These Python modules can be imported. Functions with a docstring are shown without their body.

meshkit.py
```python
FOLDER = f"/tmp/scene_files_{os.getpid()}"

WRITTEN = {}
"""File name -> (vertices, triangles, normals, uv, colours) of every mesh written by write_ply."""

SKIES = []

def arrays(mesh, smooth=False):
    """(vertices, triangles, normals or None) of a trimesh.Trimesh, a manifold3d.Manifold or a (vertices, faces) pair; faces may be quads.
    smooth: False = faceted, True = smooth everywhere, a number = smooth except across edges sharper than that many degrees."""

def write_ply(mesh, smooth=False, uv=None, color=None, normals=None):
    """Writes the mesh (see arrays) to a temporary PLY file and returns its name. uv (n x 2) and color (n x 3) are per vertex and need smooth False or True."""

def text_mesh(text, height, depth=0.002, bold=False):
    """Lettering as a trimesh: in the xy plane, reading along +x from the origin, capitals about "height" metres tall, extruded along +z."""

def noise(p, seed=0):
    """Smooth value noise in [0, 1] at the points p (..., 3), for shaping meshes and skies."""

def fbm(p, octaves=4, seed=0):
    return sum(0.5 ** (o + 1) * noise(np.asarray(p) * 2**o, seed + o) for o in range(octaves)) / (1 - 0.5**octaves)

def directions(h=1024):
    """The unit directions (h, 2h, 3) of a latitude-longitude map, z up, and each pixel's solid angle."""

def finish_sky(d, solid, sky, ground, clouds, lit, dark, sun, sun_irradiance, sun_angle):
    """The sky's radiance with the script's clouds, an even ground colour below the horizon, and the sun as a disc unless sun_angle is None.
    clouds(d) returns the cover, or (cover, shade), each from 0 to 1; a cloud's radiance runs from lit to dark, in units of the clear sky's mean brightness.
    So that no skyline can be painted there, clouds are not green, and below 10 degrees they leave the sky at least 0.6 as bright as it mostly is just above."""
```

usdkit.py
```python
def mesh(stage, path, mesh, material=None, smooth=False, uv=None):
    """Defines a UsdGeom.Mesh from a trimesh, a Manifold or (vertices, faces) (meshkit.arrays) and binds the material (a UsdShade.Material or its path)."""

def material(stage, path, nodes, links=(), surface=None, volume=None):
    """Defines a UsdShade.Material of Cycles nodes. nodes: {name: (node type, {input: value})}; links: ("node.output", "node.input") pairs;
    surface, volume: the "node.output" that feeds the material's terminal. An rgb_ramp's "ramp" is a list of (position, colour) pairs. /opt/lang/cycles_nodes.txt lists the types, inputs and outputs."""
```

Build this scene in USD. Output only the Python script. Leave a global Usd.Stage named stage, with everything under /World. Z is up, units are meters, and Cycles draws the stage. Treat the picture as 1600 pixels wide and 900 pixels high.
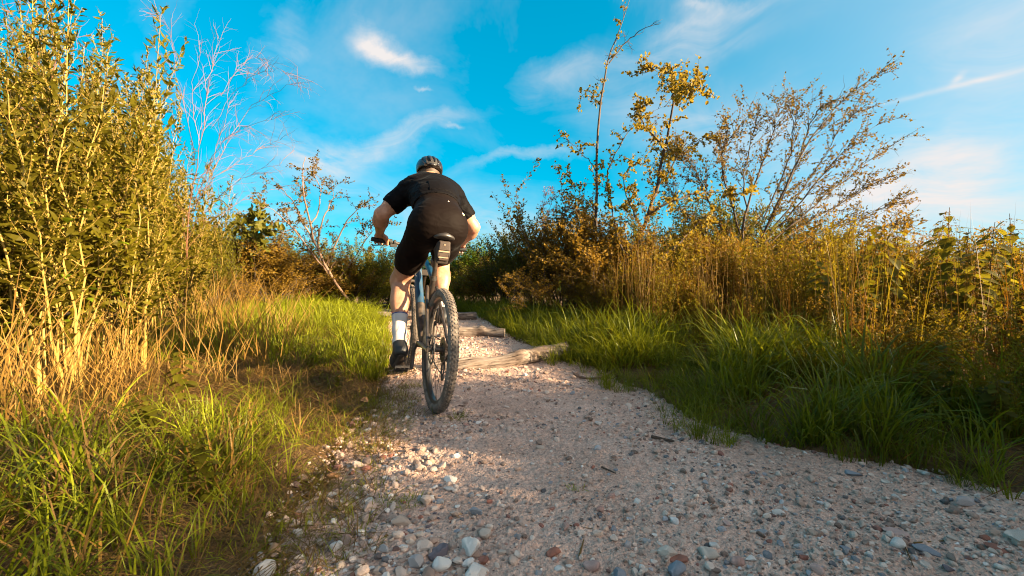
import math, numpy as np, trimesh, usdkit
from meshkit import fbm, noise
from pxr import Gf, Sdf, Usd, UsdGeom, UsdLux, UsdShade, Vt

PI = math.pi
stage = Usd.Stage.CreateInMemory()
UsdGeom.SetStageUpAxis(stage, 'Z'); UsdGeom.SetStageMetersPerUnit(stage, 1.0)
UsdGeom.Xform.Define(stage, '/World'); UsdGeom.Scope.Define(stage, '/World/Looks')

# ------------------------------------------------------------------ camera, sky, sun
CAM_H, F = 0.74, 650.0                                  # metres above the path; focal length for a 1600 wide picture
cam = UsdGeom.Camera.Define(stage, '/World/camera')
cam.CreateHorizontalApertureAttr(36.0); cam.CreateVerticalApertureAttr(20.25)
cam.CreateFocalLengthAttr(36.0 * F / 1600)
cam.AddTransformOp().Set(Gf.Matrix4d(1, 0, 0, 0, 0, 0, 1, 0, 0, -1, 0, 0, 0, 0, CAM_H, 1))
cam.CreateExposureAttr(2.85)
SUN_AZ, SUN_EL = math.radians(109), math.radians(17.5)    # clockwise from straight ahead (+y)
SKY_STRENGTH, SUN_INTENSITY = 0.0505, 1.25
sdir = np.array([math.sin(SUN_AZ) * math.cos(SUN_EL), math.cos(SUN_AZ) * math.cos(SUN_EL), math.sin(SUN_EL)])
sun = UsdLux.DistantLight.Define(stage, '/World/sun')
sun.CreateIntensityAttr(SUN_INTENSITY); sun.CreateAngleAttr(0.9); sun.CreateNormalizeAttr(True)
sun.CreateColorAttr(Gf.Vec3f(1.0, 0.77, 0.47))
_z = sdir; _x = np.cross([0, 0, 1], _z); _x /= np.linalg.norm(_x); _y = np.cross(_z, _x)
sun.AddTransformOp().Set(Gf.Matrix4d(*_x, 0, *_y, 0, *_z, 0, 0, 0, 0, 1))


def ray(px, py):
    d = np.array([(px - 800) / F, 1.0, (450 - py) / F])
    return d / np.linalg.norm(d)


def at(px, py, Y):
    return np.array([(px - 800) / F * Y, Y, CAM_H + (450 - py) / F * Y])


def make_sky():
    n, l = {}, []
    n['tc'] = ('texture_coordinate', {})
    n['sky'] = ('sky_texture', dict(sky_type='single_scattering', sun_disc=False, sun_elevation=SUN_EL, sun_rotation=SUN_AZ, air_density=1.0, aerosol_density=0.8, ozone_density=3.0))
    n['tint'] = ('mix', dict(mix_type='multiply', fac=1.0, color2=(0.0, 0.92, 1.10)))
    n['flat'] = ('gamma', dict(gamma=0.62))             # grade that flattens the brightness range of the whole sky
    l += [('sky.color', 'flat.color'), ('flat.color', 'tint.color1')]
    # wind-drawn warp of the sky directions, at two scales
    n['w1'] = ('noise_texture', dict(scale=4.0, detail=2.0, roughness=0.5)); n['w2'] = ('noise_texture', dict(scale=15.0, detail=6.0, roughness=0.62))
    n['o1'] = ('vector_math', dict(math_type='subtract', vector2=(0.5, 0.5, 0.5))); n['o2'] = ('vector_math', dict(math_type='subtract', vector2=(0.5, 0.5, 0.5)))
    n['s1'] = ('vector_math', dict(math_type='scale', scale=0.13)); n['s2'] = ('vector_math', dict(math_type='scale', scale=0.055))
    n['a1'] = ('vector_math', dict(math_type='add')); n['a2'] = ('vector_math', dict(math_type='add'))
    for a, b in (('tc.generated', 'w1.vector'), ('tc.generated', 'w2.vector'), ('w1.color', 'o1.vector1'), ('w2.color', 'o2.vector1'), ('o1.vector', 's1.vector1'), ('o2.vector', 's2.vector1'), ('tc.generated', 'a1.vector1'), ('s1.vector', 'a1.vector2'), ('a1.vector', 'a2.vector1'), ('s2.vector', 'a2.vector2')):
        l.append((a, b))
    wisps = [  # centre, half length vector, half width (as seen from the path), strength
        (602, 84, 42, 24, 27, 1.0, 1), (645, 104, 44, 18, 14, 0.6, 1), (540, 240, 90, -18, 26, 0.62, 1), (660, 205, 90, -18, 17, 0.5, 1), (470, 240, 80, 40, 40, 0.45, 1),
        (420, 70, -35, 70, 32, 0.45, 1), (380, 330, 90, 10, 60, 0.42, 1), (230, 150, 90, 0, 50, 0.3, 1), (815, 250, 80, -18, 9, 0.5, 1), (870, 120, 70, -20, 26, 0.4, 1),
        (1080, 68, 120, -25, 26, 0.55, 1), (1130, 20, 120, -25, 15, 0.5, 1), (1000, 170, 140, 10, 60, 0.33, 1), (1180, 210, 160, 20, 50, 0.4, 1), (1100, 3, 30, -2, 9, 0.55, 1),
        (1500, 133, 180, -45, 4.5, 0.40, 0), (1497, 122, 9, -9, 5, 0.4, 0), (1480, 235, 60, -30, 50, 0.45, 1), (720, 214, 14, 2, 5, 0.5, 1), (668, 151, 12, 2, 4, 0.45, 1), (640, 300, 160, 10, 40, 0.25, 1),
        (760, 360, 200, -10, 40, 0.35, 1), (1400, 330, 260, 0, 60, 0.55, 1), (1560, 60, 120, 60, 90, 0.3, 1), (1480, 330, 360, 0, 150, 0.25, 0), (700, 400, 800, 0, 75, 0.36, 0)]
    total = None
    for i, (px, py, ax, ay, wd, st, warped) in enumerate(wisps):
        c = ray(px, py); a = ray(px + ax, py + ay) - c; la = np.linalg.norm(a); a = a / la
        b = np.cross(c, a); b /= np.linalg.norm(b); lb = np.linalg.norm(ray(px, py + wd) - c)
        src = 'a2.vector' if warped else 'tc.generated'
        k = f'c{i}'
        n[k + 'd'] = ('vector_math', dict(math_type='subtract', vector2=tuple(c)))
        n[k + 'u'] = ('vector_math', dict(math_type='dot_product', vector2=tuple(a / la))); n[k + 'v'] = ('vector_math', dict(math_type='dot_product', vector2=tuple(b / lb)))
        n[k + 'w'] = ('vector_math', dict(math_type='dot_product', vector2=tuple(c / 0.5)))
        n[k + 'p'] = ('combine_xyz', {}); n[k + 'l'] = ('vector_math', dict(math_type='dot_product'))
        n[k + 'n'] = ('math', dict(math_type='multiply', value2=-1.0)); n[k + 'e'] = ('math', dict(math_type='exponent')); n[k + 's'] = ('math', dict(math_type='multiply', value2=st))
        l += [(src, k + 'd.vector1'), (k + 'd.vector', k + 'u.vector1'), (k + 'd.vector', k + 'v.vector1'), (k + 'd.vector', k + 'w.vector1'), (k + 'u.value', k + 'p.x'), (k + 'v.value', k + 'p.y'), (k + 'w.value', k + 'p.z'),
              (k + 'p.vector', k + 'l.vector1'), (k + 'p.vector', k + 'l.vector2'), (k + 'l.value', k + 'n.value1'), (k + 'n.value', k + 'e.value1'), (k + 'e.value', k + 's.value1')]
        if total:
            n[k + 'm'] = ('math', dict(math_type='add')); l += [(total, k + 'm.value1'), (k + 's.value', k + 'm.value2')]; total = k + 'm.value'
        else:
            total = k + 's.value'
    # fibrous texture inside the wisps and a thin veil, thickened towards the sun for neutral fill
    n['map'] = ('mapping', dict(scale=(5.0, 5.0, 16.0), rotation=(0.0, 0.28, 0.0))); n['fib'] = ('noise_texture', dict(scale=1.0, detail=9.0, roughness=0.62, distortion=0.6))
    n['fr'] = ('map_range', dict(from_min=0.30, from_max=0.68, to_min=0.25, to_max=1.15, clamp=True))
    n['mul'] = ('math', dict(math_type='multiply')); n['veil'] = ('noise_texture', dict(scale=2.2, detail=7.0, roughness=0.6, distortion=0.4)); n['vr'] = ('map_range', dict(from_min=0.52, from_max=0.85, to_min=0.0, to_max=0.35, clamp=True))
    n['sv'] = ('vector_math', dict(math_type='dot_product', vector2=(math.sin(2.35), math.cos(2.35), 0.0))); n['sr'] = ('map_range', dict(from_min=-0.80, from_max=1.0, to_min=0.0, to_max=0.85, clamp=True, range_type='smoothstep')); n['sum0'] = ('math', dict(math_type='add', use_clamp=True)); n['less'] = ('math', dict(math_type='subtract', value2=0.09)); n['sum'] = ('math', dict(math_type='add', use_clamp=True)); n['sa'] = ('vector_math', dict(math_type='dot_product', vector2=tuple(sdir))); n['sg'] = ('map_range', dict(from_min=0.60, from_max=1.0, to_min=1.0, to_max=4.6, clamp=True, range_type='smoothstep')); n['glow'] = ('vector_math', dict(math_type='scale', vector1=(2.5, 2.36, 2.32))); n['mixc'] = ('mix', {}); n['bg'] = ('background_shader', dict(strength=SKY_STRENGTH))  # veil brightened around the unseen sun, added as soft fill for the path
    l += [('a1.vector', 'map.vector'), ('map.vector', 'fib.vector'), ('fib.fac', 'fr.value'), (total, 'mul.value1'), ('fr.result', 'mul.value2'), ('tc.generated', 'sv.vector1'), ('sv.value', 'sr.value'), ('less.value', 'sum0.value1'), ('sr.result', 'sum0.value2'), ('tc.generated', 'veil.vector'), ('veil.fac', 'vr.value'), ('mul.value', 'less.value1'), ('sum0.value', 'sum.value1'), ('vr.result', 'sum.value2'),
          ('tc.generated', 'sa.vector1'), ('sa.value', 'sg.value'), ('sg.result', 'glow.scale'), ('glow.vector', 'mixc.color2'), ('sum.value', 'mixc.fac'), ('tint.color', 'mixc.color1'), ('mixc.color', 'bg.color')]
    return usdkit.material(stage, '/World/Looks/sky_look', n, l, surface='bg.background')


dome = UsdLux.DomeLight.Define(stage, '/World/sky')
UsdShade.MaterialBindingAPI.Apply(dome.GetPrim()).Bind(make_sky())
dome.GetPrim().SetCustomDataByKey('kind', 'structure')

# ------------------------------------------------------------------ helpers
R = np.random.default_rng(7)
_names = {}


def numbered(parent, name):
    k = _names.get((parent, name), 0); _names[(parent, name)] = k + 1
    return f'{parent}/{name}' if k == 0 else f'{parent}/{name}_{k:03d}'


def tag(p, label=None, cat=None, group=None, kind=None):
    p = p.GetPrim() if hasattr(p, 'GetPrim') else p
    for k, v in (('label', label), ('category', cat), ('group', group), ('kind', kind)):
        if v: p.SetCustomDataByKey(k, v)
    return p


def obj(name, mesh, mat, parent='/World', smooth=False):
    path = parent if isinstance(parent, str) else str(parent.GetPath())
    return usdkit.mesh(stage, numbered(path, name), mesh, mat, smooth=smooth).GetPrim()


def thing(name, label, cat, group=None, m=None, parent='/World'):
    x = UsdGeom.Xform.Define(stage, numbered(parent, name))
    if m is not None: x.AddTransformOp().Set(Gf.Matrix4d(*np.asarray(m, float).T.ravel().tolist()))
    return tag(x, label, cat, group)


def sub(parent, name):
    return UsdGeom.Xform.Define(stage, numbered(str(parent.GetPath()), name)).GetPrim()


def copy_of(proto, name, m, label, cat, group=None):
    p = thing(name, label, cat, group, m)
    p.GetReferences().AddInternalReference(proto.GetPath()); p.SetInstanceable(True)
    return p


UsdGeom.Scope.Define(stage, '/World/Looks/kinds')


def proto(name):
    return stage.CreateClassPrim('/World/Looks/kinds/' + name)


def placed(x, y, z, yaw=0.0, s=1.0, tilt=(0, 0), sz=None):
    m = trimesh.transformations.euler_matrix(tilt[0], tilt[1], yaw, 'sxyz')
    m[:3, :3] = m[:3, :3] @ np.diag([s, s, s if sz is None else sz]); m[:3, 3] = (x, y, z)
    return m


class MB:
    def __init__(s): s.v, s.f, s.n = [], [], 0
    def add(s, v, f):
        v, f = np.asarray(v, float), np.asarray(f, int)
        if f.shape[1] == 4: f = np.vstack([f[:, [0, 1, 2]], f[:, [0, 2, 3]]])
        s.v.append(v); s.f.append(f + s.n); s.n += len(v); return s
    def tm(s, t, m=None):
        t = t.copy()
        if m is not None: t.apply_transform(m)
        return s.add(t.vertices, t.faces)
    def mesh(s): return np.vstack(s.v), np.vstack(s.f)


def tube(pts, rad, n=6, cap=True):
    p = np.asarray(pts, float); k = len(p); r = np.broadcast_to(np.asarray(rad, float), (k,))
    t = np.gradient(p, axis=0); t /= np.maximum(np.linalg.norm(t, axis=1, keepdims=True), 1e-9)
    ref = np.array([0, 0, 1.0]) if abs(t[:, 2]).mean() < 0.85 else np.array([1.0, 0, 0])
    a = np.cross(t, ref); a /= np.maximum(np.linalg.norm(a, axis=1, keepdims=True), 1e-9); b = np.cross(t, a)
    th = np.arange(n) * 2 * PI / n
    v = (p[:, None] + r[:, None, None] * (np.cos(th)[None, :, None] * a[:, None] + np.sin(th)[None, :, None] * b[:, None])).reshape(-1, 3)
    i = np.arange(k - 1)[:, None] * n; j = np.arange(n)[None]; jn = (j + 1) % n
    f = np.stack([i + j, i + n + j, i + n + jn, i + jn], -1).reshape(-1, 4)
    f = np.vstack([f[:, [0, 1, 2]], f[:, [0, 2, 3]]])
    if cap:
        v = np.vstack([v, p[0], p[-1]]); c0, c1 = k * n, k * n + 1; e = (k - 1) * n
        f = np.vstack([f, [[c0, q, (q + 1) % n] for q in range(n)], [[c1, e + (q + 1) % n, e + q] for q in range(n)]])
    return v, f


def curve(pts, n=10):
    p = np.asarray(pts, float); t = np.linspace(0, len(p) - 1, n)
    from scipy.interpolate import CubicSpline
    return CubicSpline(np.arange(len(p)), p)(t) if len(p) > 2 else p[0] + (p[-1] - p[0]) * np.linspace(0, 1, n)[:, None]


def unit(v):
    v = np.asarray(v, float); return v / np.maximum(np.linalg.norm(v, axis=-1, keepdims=True), 1e-9)


# leaf outlines: rows (along, across, up), faces
LANCE = (np.array([[0, 0, 0], [.3, -.5, .06], [.3, .5, .06], [.65, -.36, .02], [.65, .36, .02], [1, 0, -.12]]), np.array([[0, 1, 2], [1, 3, 4], [1, 4, 2], [3, 5, 4]]))
DIAMOND = (np.array([[0, 0, 0], [.45, -.5, .05], [.45, .5, .05], [1, 0, -.05]]), np.array([[0, 1, 2], [1, 3, 2]]))
OVAL = (np.array([[0, 0, 0], [.2, -.38, .08], [.2, .38, .08], [.5, -.52, .1], [.5, .52, .1], [.82, -.3, .0], [.82, .3, .0], [1, 0, -.12], [.5, 0, -.02]]), np.array([[0, 1, 8], [0, 8, 2], [1, 3, 8], [2, 8, 4], [3, 5, 8], [4, 8, 6], [5, 7, 8], [6, 8, 7]]))


def scatter(tpl, P, A, N, L, Wd):
    tv, tf = tpl; P, A, N = (np.asarray(x, float) for x in (P, A, N)); k = len(P)
    A = unit(A); B = unit(np.cross(N, A)); N = np.cross(A, B)
    L, Wd = np.broadcast_to(L, (k,)), np.broadcast_to(Wd, (k,))
    v = P[:, None] + A[:, None] * (tv[None, :, 0:1] * L[:, None, None]) + B[:, None] * (tv[None, :, 1:2] * Wd[:, None, None]) + N[:, None] * (tv[None, :, 2:3] * L[:, None, None])
    f = tf[None] + (np.arange(k) * len(tv))[:, None, None]
    return v.reshape(-1, 3), f.reshape(-1, 3)


def rdir(r, n):
    return unit(r.normal(size=(n, 3)))


# ------------------------------------------------------------------ materials
def pbr(name, color, rough=0.6, metal=0.0, spec=0.5, bump=None, vary=None, coat=0.0, sheen=0.0):
    """color, or ramp stops over a noise (vary = (scale, detail)); bump = (scale, strength, distance)"""
    n, l = {'p': ('principled_bsdf', dict(roughness=rough, metallic=metal, specular_ior_level=spec, coat_weight=coat, sheen_weight=sheen))}, []
    n['tc'] = ('texture_coordinate', {})
    if vary:
        n['n'] = ('noise_texture', dict(scale=vary[0], detail=vary[1], roughness=0.6)); n['r'] = ('rgb_ramp', dict(ramp=color)); l += [('tc.object', 'n.vector'), ('n.fac', 'r.fac'), ('r.color', 'p.base_color')]
    else:
        n['p'][1]['base_color'] = color
    if bump:
        n['bn'] = ('noise_texture', dict(scale=bump[0], detail=4.0)); n['b'] = ('bump', dict(strength=bump[1], distance=bump[2])); l += [('tc.object', 'bn.vector'), ('bn.fac', 'b.height'), ('b.normal', 'p.normal')]
    return usdkit.material(stage, '/World/Looks/' + name, n, l, surface='p.BSDF')


LEAF_GAIN = 1.5


def leaf(name, ramp, trans=0.4, rough=0.55, spec=0.10, obj_vary=0.35, tgain=1.0):
    """Foliage: each leaf takes its own colour from the ramp, each plant its own lightness; light passes through."""
    ramp = [(a, tuple(min(c * LEAF_GAIN, .8) for c in col)) for a, col in ramp]
    n = {'g': ('geometry', {}), 'o': ('object_info', {}), 'r': ('rgb_ramp', dict(ramp=ramp)), 'v': ('map_range', dict(to_min=1 - obj_vary, to_max=1 + obj_vary * 0.6)), 'h': ('hsv', {}), 'tg': ('mix', dict(mix_type='multiply', fac=1.0, color2=(1.25 * tgain, 1.1 * tgain, 0.7 * tgain))),
         'p': ('principled_bsdf', dict(roughness=rough, specular_ior_level=spec)), 't': ('translucent_bsdf', {}), 'm': ('mix_closure', dict(fac=trans))}
    l = [('g.random_per_island', 'r.fac'), ('r.color', 'h.color'), ('o.random', 'v.value'), ('v.result', 'h.value'), ('h.color', 'p.base_color'), ('h.color', 'tg.color1'), ('tg.color', 't.color'), ('p.BSDF', 'm.closure1'), ('t.BSDF', 'm.closure2')]
    return usdkit.material(stage, '/World/Looks/' + name, n, l, surface='m.closure')


G = lambda *c: c
M = {}
M['mugwort_leaf'] = leaf('mugwort_leaf', [(0, (.06, .05, .003)), (.3, (.25, .165, .007)), (.6, (.50, .32, .013)), (.9, (.61, .40, .03)), (1, (.61, .30, .04))], 0.48)
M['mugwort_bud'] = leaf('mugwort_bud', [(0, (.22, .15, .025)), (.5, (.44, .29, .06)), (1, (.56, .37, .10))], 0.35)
M['weed_stem'] = leaf('weed_stem', [(0, (.16, .105, .026)), (.5, (.25, .155, .04)), (1, (.09, .055, .016))], 0.0)
M['broad_leaf'] = leaf('broad_leaf', [(0, (.10, .14, .008)), (.6, (.22, .24, .014)), (1, (.42, .30, .03))], 0.45)
M['grass'] = leaf('grass_blade', [(0, (.085, .095, .004)), (.4, (.22, .235, .008)), (.72, (.37, .35, .015)), (.88, (.33, .32, .03)), (1, (.52, .36, .09))], 0.45, rough=0.4, spec=0.22)
M['grass_yellow'] = leaf('grass_blade_yellow', [(0, (.13, .14, .008)), (.4, (.28, .26, .015)), (.75, (.46, .34, .04)), (1, (.58, .34, .08))], 0.42, rough=0.45)
M['straw'] = leaf('straw', [(0, (.10, .058, .018)), (.4, (.23, .140, .04)), (.8, (.37, .24, .075)), (1, (.48, .34, .14))], 0.25)
M['straw_tan'] = leaf('straw_tan', [(0, (.12, .066, .014)), (.4, (.24, .142, .03)), (.8, (.34, .21, .045)), (1, (.42, .28, .08))], 0.1)
M['dry_weed'] = leaf('dry_weed', [(0, (.10, .045, .006)), (.35, (.25, .12, .012)), (.7, (.44, .22, .025)), (1, (.58, .33, .06))], 0.45)
M['dry_weed_leaf'] = leaf('dry_weed_leaf', [(0, (.11, .085, .006)), (.4, (.27, .185, .012)), (.75, (.43, .29, .02)), (1, (.56, .35, .03))], 0.5)
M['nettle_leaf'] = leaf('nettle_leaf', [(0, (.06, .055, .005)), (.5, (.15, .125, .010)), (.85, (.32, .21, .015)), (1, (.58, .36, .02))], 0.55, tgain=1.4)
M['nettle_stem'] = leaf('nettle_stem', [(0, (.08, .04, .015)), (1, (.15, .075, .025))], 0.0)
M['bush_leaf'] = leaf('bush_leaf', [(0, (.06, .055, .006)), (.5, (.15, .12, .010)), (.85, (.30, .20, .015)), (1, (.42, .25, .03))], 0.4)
M['rust_leaf'] = leaf('rust_leaf', [(0, (.12, .070, .008)), (.45, (.29, .165, .015)), (.8, (.45, .265, .027)), (1, (.53, .33, .05))], 0.42)
M['olive_leaf'] = leaf('olive_leaf', [(0, (.10, .09, .006)), (.5, (.25, .20, .012)), (.85, (.40, .28, .02)), (1, (.52, .32, .04))], 0.45)
M['green_leaf'] = leaf('green_leaf', [(0, (.05, .075, .006)), (.5, (.13, .16, .010)), (1, (.28, .25, .02))], 0.42)
M['tree_leaf'] = leaf('tree_leaf', [(0, (.12, .085, .010)), (.5, (.28, .19, .018)), (.85, (.46, .28, .03)), (1, (.52, .24, .04))], 0.45)
M['russet_leaf'] = leaf('russet_leaf', [(0, (.08, .050, .010)), (.5, (.20, .125, .018)), (.85, (.37, .25, .03)), (1, (.46, .35, .04))], 0.4)
M['bark'] = pbr('bark', [(.3, (.020, .011, .007)), (.55, (.045, .026, .015)), (.8, (.08, .048, .03))], 0.85, vary=(14, 5), bump=(40, .5, .01))
M['pale_bark'] = pbr('pale_bark', [(.3, (.085, .048, .03)), (.7, (.16, .095, .06))], 0.8, vary=(14, 4))
M['dead_twig'] = leaf('dead_twig', [(0, (.10, .045, .026)), (.6, (.14, .068, .042)), (1, (.03, .012, .008))], 0.0)
M['plume'] = leaf('plume', [(0, (.34, .16, .14)), (1, (.52, .30, .26))], 0.3)


# ------------------------------------------------------------------ terrain
PY = [-8, -2, 0, 1.07, 1.27, 1.78, 2.53, 3.6, 5.0, 6.4, 8.5, 12, 18]
PL = [-.7, -.62, -.62, -.64, -.68, -.75, -.84, -1.08, -1.50, -1.95, -3.0, -5.8, -10.5]
QY = [-8, -2, 0, 1.41, 1.72, 1.92, 2.4, 3.1, 3.8, 5.0, 6.5, 8, 12, 18]
QR = [2.3, 2.3, 2.2, 1.84, 1.66, 1.22, .98, .93, .56, .02, -.40, -.80, -3.6, -8.5]


def edges(y): return np.interp(y, PY, PL), np.interp(y, QY, QR)


def profile(y): return np.interp(y, [-20, 1.0, 3.2, 4.0, 4.8, 5.5, 6.5, 8.0, 12, 30, 200], [-.10, .0, .0, .085, .135, .19, .245, .255, .14, -.3, -.5])


def out_of_path(x, y):
    l, r = edges(y); return np.maximum(l - x, x - r)      # negative inside


def height(x, y):
    x, y = np.asarray(x, float), np.asarray(y, float)
    o = out_of_path(x, y)
    p = np.stack([x, y, 0 * x], -1)
    bank = 0.07 * np.clip(o / 0.5, 0, 1) ** 1.3 + np.where(x > 0, .05, .06) * np.clip((o - .4) / 1.5, 0, 1)
    return profile(y) + bank * np.clip(o * 20 + 1, 0, 1) + (fbm(p * 1.7, 3, 3) - .5) * .06 * np.clip(o * 3 + .45, 0.3, 1)


def relief(x, y):                                        # fine relief of the trodden path
    p = np.stack([x, y, 0 * x], -1)
    r = (fbm(p * 9, 3, 11) - .5) * .022 + (fbm(p * 45, 3, 12) - .5) * .012 + np.clip(fbm(p * 90, 2, 13) - .55, 0, 1) * .016
    return r


def path_z(x, y): return height(x, y) + relief(x, y)


def make_ground():
    ys = np.concatenate([np.linspace(-160, -9, 12), np.linspace(-8, 0, 26), np.linspace(.15, 14, 230), np.geomspace(14.3, 400, 50)])
    xs = np.concatenate([-np.geomspace(400, 8, 40), np.linspace(-7.8, 8, 220), np.geomspace(8.3, 400, 40)])
    X, Y = np.meshgrid(xs, ys); o = out_of_path(X, Y)
    Z = height(X, Y) + (fbm(np.stack([X, Y, 0 * X], -1) * 7, 3, 5) - .5) * .05 - .05 * np.clip(.6 - o * 14, 0, 1)
    n, m = len(ys), len(xs); i = np.arange(n - 1)[:, None] * m + np.arange(m - 1)[None]
    f = np.stack([i, i + 1, i + m + 1, i + m], -1).reshape(-1, 4)
    return np.stack([X, Y, Z], -1).reshape(-1, 3), f


def make_path():
    ys = np.concatenate([np.linspace(-7, .5, 60), np.linspace(.52, 2.6, 200), np.linspace(2.62, 6, 150), np.linspace(6.06, 16, 90)]); us = np.linspace(-.06, 1.06, 230)
    l, r = edges(ys); wob = lambda s: (fbm(np.stack([ys * 3, ys * 0 + s, ys * 0], -1), 4, 8) - .5) * .22
    l, r = l + wob(1), r + wob(9)
    X = l[:, None] + (r - l)[:, None] * us[None]; Y = np.repeat(ys[:, None], len(us), 1)
    e = np.minimum(us, 1 - us)[None] * (r - l)[:, None]
    Z = path_z(X, Y) - .10 * np.clip(-e / .12 + .05, 0, 1)
    n, m = len(ys), len(us); i = np.arange(n - 1)[:, None] * m + np.arange(m - 1)[None]
    return np.stack([X, Y, Z], -1).reshape(-1, 3), np.stack([i, i + 1, i + m + 1, i + m], -1).reshape(-1, 4)


def soil_look(name, stops, fine, bumpd):
    n = {'g': ('geometry', {}), 'n1': ('noise_texture', dict(scale=2.2, detail=8.0, roughness=.68)), 'r1': ('rgb_ramp', dict(ramp=stops)), 'n2': ('noise_texture', dict(scale=60.0, detail=4.0, roughness=.7)), 'r2': ('rgb_ramp', dict(ramp=fine)),
         'mx': ('mix', dict(mix_type='multiply', fac=1.0)), 'v': ('voronoi_texture', dict(scale=170.0, feature='f1')), 'v2': ('voronoi_texture', dict(scale=75.0, feature='f1')), 'vc': ('rgb_ramp', dict(ramp=[(0, (.62, .60, .60)), (.5, (1, 1, 1)), (.85, (1.05, 1, .98)), (1, (1.3, 1.27, 1.25))])), 'sep': ('separate_color', {}), 'mv': ('mix', dict(mix_type='multiply', fac=.75)),
         'h': ('math', dict(math_type='add')), 'h2': ('math', dict(math_type='multiply_add', value2=-.6)), 'b': ('bump', dict(strength=.75, distance=bumpd)), 'p': ('principled_bsdf', dict(roughness=.92, specular_ior_level=.2))}
    l = [('g.position', 'n1.vector'), ('g.position', 'n2.vector'), ('g.position', 'v.vector'), ('g.position', 'v2.vector'), ('n1.fac', 'r1.fac'), ('n2.fac', 'r2.fac'), ('r1.color', 'mx.color1'), ('r2.color', 'mx.color2'), ('v.color', 'sep.color'), ('sep.r', 'vc.fac'), ('mx.color', 'mv.color1'), ('vc.color', 'mv.color2'),
         ('mv.color', 'p.base_color'), ('v.distance', 'h2.value1'), ('n2.fac', 'h2.value3'), ('h2.value', 'h.value1'), ('v2.distance', 'h.value2'), ('h.value', 'b.height'), ('b.normal', 'p.normal')]
    return usdkit.material(stage, '/World/Looks/' + name, n, l, surface='p.BSDF')


M['path'] = soil_look('path_soil', [(.3, (.42, .270, .198)), (.5, (.53, .352, .270)), (.7, (.61, .435, .345))], [(.25, (.65, .62, .60)), (.6, (1, 1, 1)), (.8, (1.15, 1.12, 1.1))], .008)
M['soil'] = soil_look('soil', [(.3, (.075, .045, .02)), (.5, (.15, .085, .035)), (.7, (.22, .13, .06))], [(.25, (.5, .5, .5)), (.7, (1, 1, 1))], .01)
tag(obj('ground', make_ground(), M['soil'], smooth=True), 'brown soil under grass and weeds on both sides of the path', kind='structure')
tag(obj('path', make_path(), M['path'], smooth=True), 'pale pinkish stony dirt path climbing away between tall weeds', kind='structure')


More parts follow.
